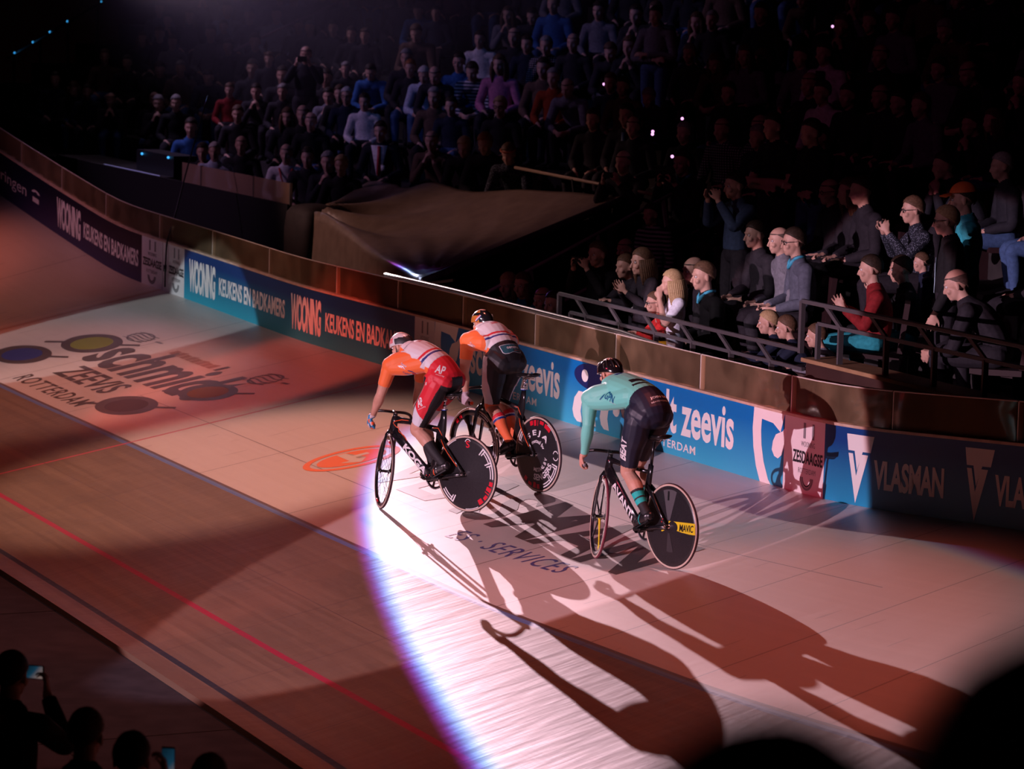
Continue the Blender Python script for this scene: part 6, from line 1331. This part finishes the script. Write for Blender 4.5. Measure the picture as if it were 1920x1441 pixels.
add_child('red sleeve', lambda mb, P, J: mb.prism([(-.10, 1.14), (.10, 1.14), (.11, 1.06), (-.11, 1.06)], .05, .20, 'x'), 'shirt_band', mat('band_black', (.02, .02, .02), .7)); add_child('red sleeve', lambda mb, P, J: mb.prism([(-.11, 1.055), (.11, 1.055), (.11, .99), (-.11, .99)], .05, .19, 'x'), 'shirt_band', mat('band_yellow', (.62, .48, .02), .7))
def cap(mb, P, J):
    V = []; nu, nv = 24, 8
    for i in range(nv+1):
        for k in range(nu): ph = 2*math.pi*k/nu; t = 1.35*i/nv+1e-3; V.append(P(-.012+.112*math.sin(t)*math.cos(ph), .092*math.sin(t)*math.sin(ph), .036+.105*math.cos(t)))
    mb.raw(V, [(i*nu+k, (i+1)*nu+k, (i+1)*nu+(k+1) % nu, i*nu+(k+1) % nu) for i in range(nv) for k in range(nu)])
    pts = [P(.08, .075*s_, .060-.015*abs(s_)) for s_ in np.linspace(-1, 1, 9)]+[P(.175-.05*s_*s_, .072*s_, .040-.012*abs(s_)) for s_ in np.linspace(1, -1, 9)]; up = [p+(P(0, 0, .008)-P(0, 0, 0)) for p in pts]; n = len(pts); mb.raw(pts+up, [tuple(range(n)), tuple(range(2*n-1, n-1, -1))]+[(i, (i+1) % n, (i+1) % n+n, i+n) for i in range(n)])
add_child('orange cap', cap, 'cap', mat('cap_orange', (.62, .11, .02), .7))
add_child('dotted top', lambda mb, P, J: mb.tube([P(.085*math.cos(a), .082*math.sin(a), .055) for a in [2*math.pi*i/20 for i in range(20)]], .014, 6, closed=True), 'headband', mat('headband', (.45, .12, .06), .7))
# people who are no more than dim shapes in the unlit rows
taken = [(v[0].location.x, v[0].location.y) for v in PEOPLE.values()]; rs = random.Random(21); nd = 0
for k in range(2, 9):
    off, fz = row(k)
    for i in range(60):
        x = 6+i*.62+rs.uniform(-.12, .12); y = Y0-off+rs.uniform(-.12, .12)
        lim = 40 if k < 5 else 42
        if x > lim or rs.random() < .42: continue
        if any(abs(x-a) < .52 and abs(y-b) < .55 for a, b in taken): continue
        if k <= 2 and 16.5 < x < 25.2: continue
        if k <= 3 and x < 9.5 and rs.random() < .5: continue
        taken.append((x, y)); nd += 1
        side = 'right' if x < 15 else ('middle' if x < 26 else 'left')
        spectator(x, y, fz, rs.uniform(.93, 1.06), rs.choice(['sit', 'sit', 'sit', 'lean', 'chin']), rs.choice(['dark', 'dark', 'black', 'navy', 'suit', 'brown', 'grey', 'dark']), rs.choice(['dark', 'dark', 'jeans']), rs.choice(['dark', 'dark', 'brown', 'grey', 'bald', 'brownlong']), 'dim spectator in dark clothes lost among the unlit %s rows of the stand' % side, 'dim spectators in the %s of the stand' % side)
# pilot lights: on a slanted stair rail far left, on the desk; pink dots among spectators glow for stud glints and phones
rl = MB().tube([(51.5, -10.85, 3.22), (44.6, -10.85, 4.60)], .03, 8).build('aisle_rail', BLK, None, True); tag(rl, 'black slanted stair rail with blue pilot lights, far left', 'handrail')
for k in range(4): MB().bar((51-1.9*k, -10.85, 3.32+.38*k), (51-1.9*k, -10.85, 2.4+.38*k), .04, .04, (1, 0, 0)).build('post', BLK, rl)
gb = MB().box((30.45, -7.25, 2.40), (1.7, .35, .30)).build('desk_rack', mat('desk_black', (.010, .009, .012), .5)); tag(gb, 'low black rack with two blue lights standing on the far left desk', 'rack')
for k, (c, p) in enumerate([('b', (50.84, -10.82, 3.36)), ('b', (49.52, -10.82, 3.62)), ('b', (48.33, -10.82, 3.86)), ('b', (47.14, -10.82, 4.10)), ('b', (44.95, -10.82, 4.53)), ('b', (31.0, -7.06, 2.50)), ('b', (29.8, -7.06, 2.52)), ('p', (38.55, -10.81, 3.65)), ('p', (17.38, -8.47, 3.59)), ('p', (17.21, -8.38, 3.57)), ('p', (15.37, -7.67, 3.44)), ('p', (17.47, -8.88, 3.73)), ('p', (19.41, -11.9, 4.75)), ('p', (21.77, -10.03, 3.94))]):
    o = MB().ell((0, 0, 0), (.018, .018, .018), 10, 6).build('light_dot', SL if c == 'b' else SP, None, True); o.location = p; tag(o, 'tiny blue pilot light in the dark far left stand' if c == 'b' else 'tiny pinkish glint made to glow among the spectators', 'light', 'blue pilot lights' if c == 'b' else 'pink glowing dots')
# infield guests in the dark foreground, seen from behind
def toward(x, y): return math.atan2(-3.3-y, 9.5-x)
FG = []
for x, y, sc, pose, hair, top, lb in ((1.73, 3.275, 1.0, 'sfilm', 'dark', 'black', 'dark silhouette at the left edge raising a phone with both hands'), (.353, 3.298, 1.0, 'stand', 'brown', 'black', 'dark silhouette with no phone between the two phone screens'), (-.177, 3.238, 1.0, 'sfilm', 'dark', 'black', 'dark silhouette holding a small bright phone screen upright'), (-.60, 3.0, .985, 'stand', 'dark', 'black', 'dark silhouette whose head barely shows at the bottom edge')):
    FG.append(spectator(x, y, -.05, sc, pose, top, 'dark', hair, lb, None, toward(x, y)+.0, True))
PS = mat('phone_live', (.02, .02, .02), .2, emit=(.5, .33, .28), estr=.18)
def live(root, p, size, label):
    o = phone(root, p, size, label, mat('phone_screen', (.02, .02, .024), .15)); s = o.children[0]; s.data.materials.clear()
    m = bpy.data.materials.new('live_view'); m.use_nodes = True; nt = m.node_tree; b = nt.nodes['Principled BSDF']; tc = nt.nodes.new('ShaderNodeTexCoord'); n = nt.nodes.new('ShaderNodeTexNoise'); n.inputs['Scale'].default_value = 1.2/size[2]*.12; r = nt.nodes.new('ShaderNodeValToRGB')
    nt.links.new(tc.outputs['Object'], n.inputs[0]); nt.links.new(n.outputs[0], r.inputs[0]); el = r.color_ramp.elements; el[0].position = .40; el[0].color = (.0, .0, .0, 1); el[1].position = .62; el[1].color = (.6, .42, .38, 1); e = el.new(.52); e.color = (.02, .12, .22, 1)
    nt.links.new(r.outputs[0], b.inputs['Emission Color']); b.inputs['Emission Strength'].default_value = .28; b.inputs['Base Color'].default_value = (.01, .01, .01, 1); s.data.materials.append(m); return o
live(FG[0][0], hand_mid(FG[0][1], .11, .02), (.010, .145, .075), 'phone with a lit screen held sideways by the leftmost silhouette')
live(FG[2][0], (hand_mid(FG[2][1], .08)[0], -.10, hand_mid(FG[2][1], .07)[2]), (.010, .068, .140), 'phone held upright by the silhouette at the bottom edge')
# a spectator in the near stand, far out of focus
tag(MB().box((-14.2, 6.6, 1.565), (5.0, 12, 3.249)).build('floor_near_stand', CONC), kind='structure')
spectator(-12.992, 6.940, 3.203, 1.0, 'stand', 'black', 'dark', 'dark', 'very blurred dark head in the bottom right corner', None, toward(-11, 6), True)
spectator(-12.890, 7.058, 3.145, 1.0, 'stand', 'black', 'dark', 'dark', 'very blurred dark head just showing at the bottom edge, right of centre', None, toward(-11, 6), True)
# thin haze hanging over the left of the stand
hz = MB().box((0, 0, 0), (27.0, 8.0, 7.6)).build('haze', bpy.data.materials.new('haze')); hz.location = (33.0, -9.6, 6.2); hm_ = hz.data.materials[0]; hm_.use_nodes = True; nt = hm_.node_tree; nt.nodes.clear(); ho_ = nt.nodes.new('ShaderNodeOutputMaterial'); vs_ = nt.nodes.new('ShaderNodeVolumeScatter'); vs_.inputs['Color'].default_value = (.9, .85, 1, 1);  vs_.inputs['Anisotropy'].default_value = .25; tc_ = nt.nodes.new('ShaderNodeTexCoord'); mp_ = nt.nodes.new('ShaderNodeMapping'); gr_ = nt.nodes.new('ShaderNodeTexGradient'); gr_.gradient_type = 'QUADRATIC_SPHERE'; mp_.inputs['Scale'].default_value = (1/13.0, 1/3.9, 1/3.7); ns_ = nt.nodes.new('ShaderNodeTexNoise'); ns_.inputs['Scale'].default_value = .5; m1_ = nt.nodes.new('ShaderNodeMath'); m1_.operation = 'MULTIPLY'; m2_ = nt.nodes.new('ShaderNodeMath'); m2_.operation = 'MULTIPLY'; m2_.inputs[1].default_value = .95
nt.links.new(tc_.outputs['Object'], mp_.inputs[0]); nt.links.new(mp_.outputs[0], gr_.inputs[0]); nt.links.new(tc_.outputs['Object'], ns_.inputs[0]); nt.links.new(gr_.outputs[1], m1_.inputs[0]); nt.links.new(ns_.outputs[0], m1_.inputs[1]); nt.links.new(m1_.outputs[0], m2_.inputs[0]); nt.links.new(m2_.outputs[0], vs_.inputs['Density'])
nt.links.new(vs_.outputs[0], ho_.inputs['Volume'])
tag(hz, 'thin bluish haze hanging in the light over the left of the stand', 'haze', None, 'stuff')
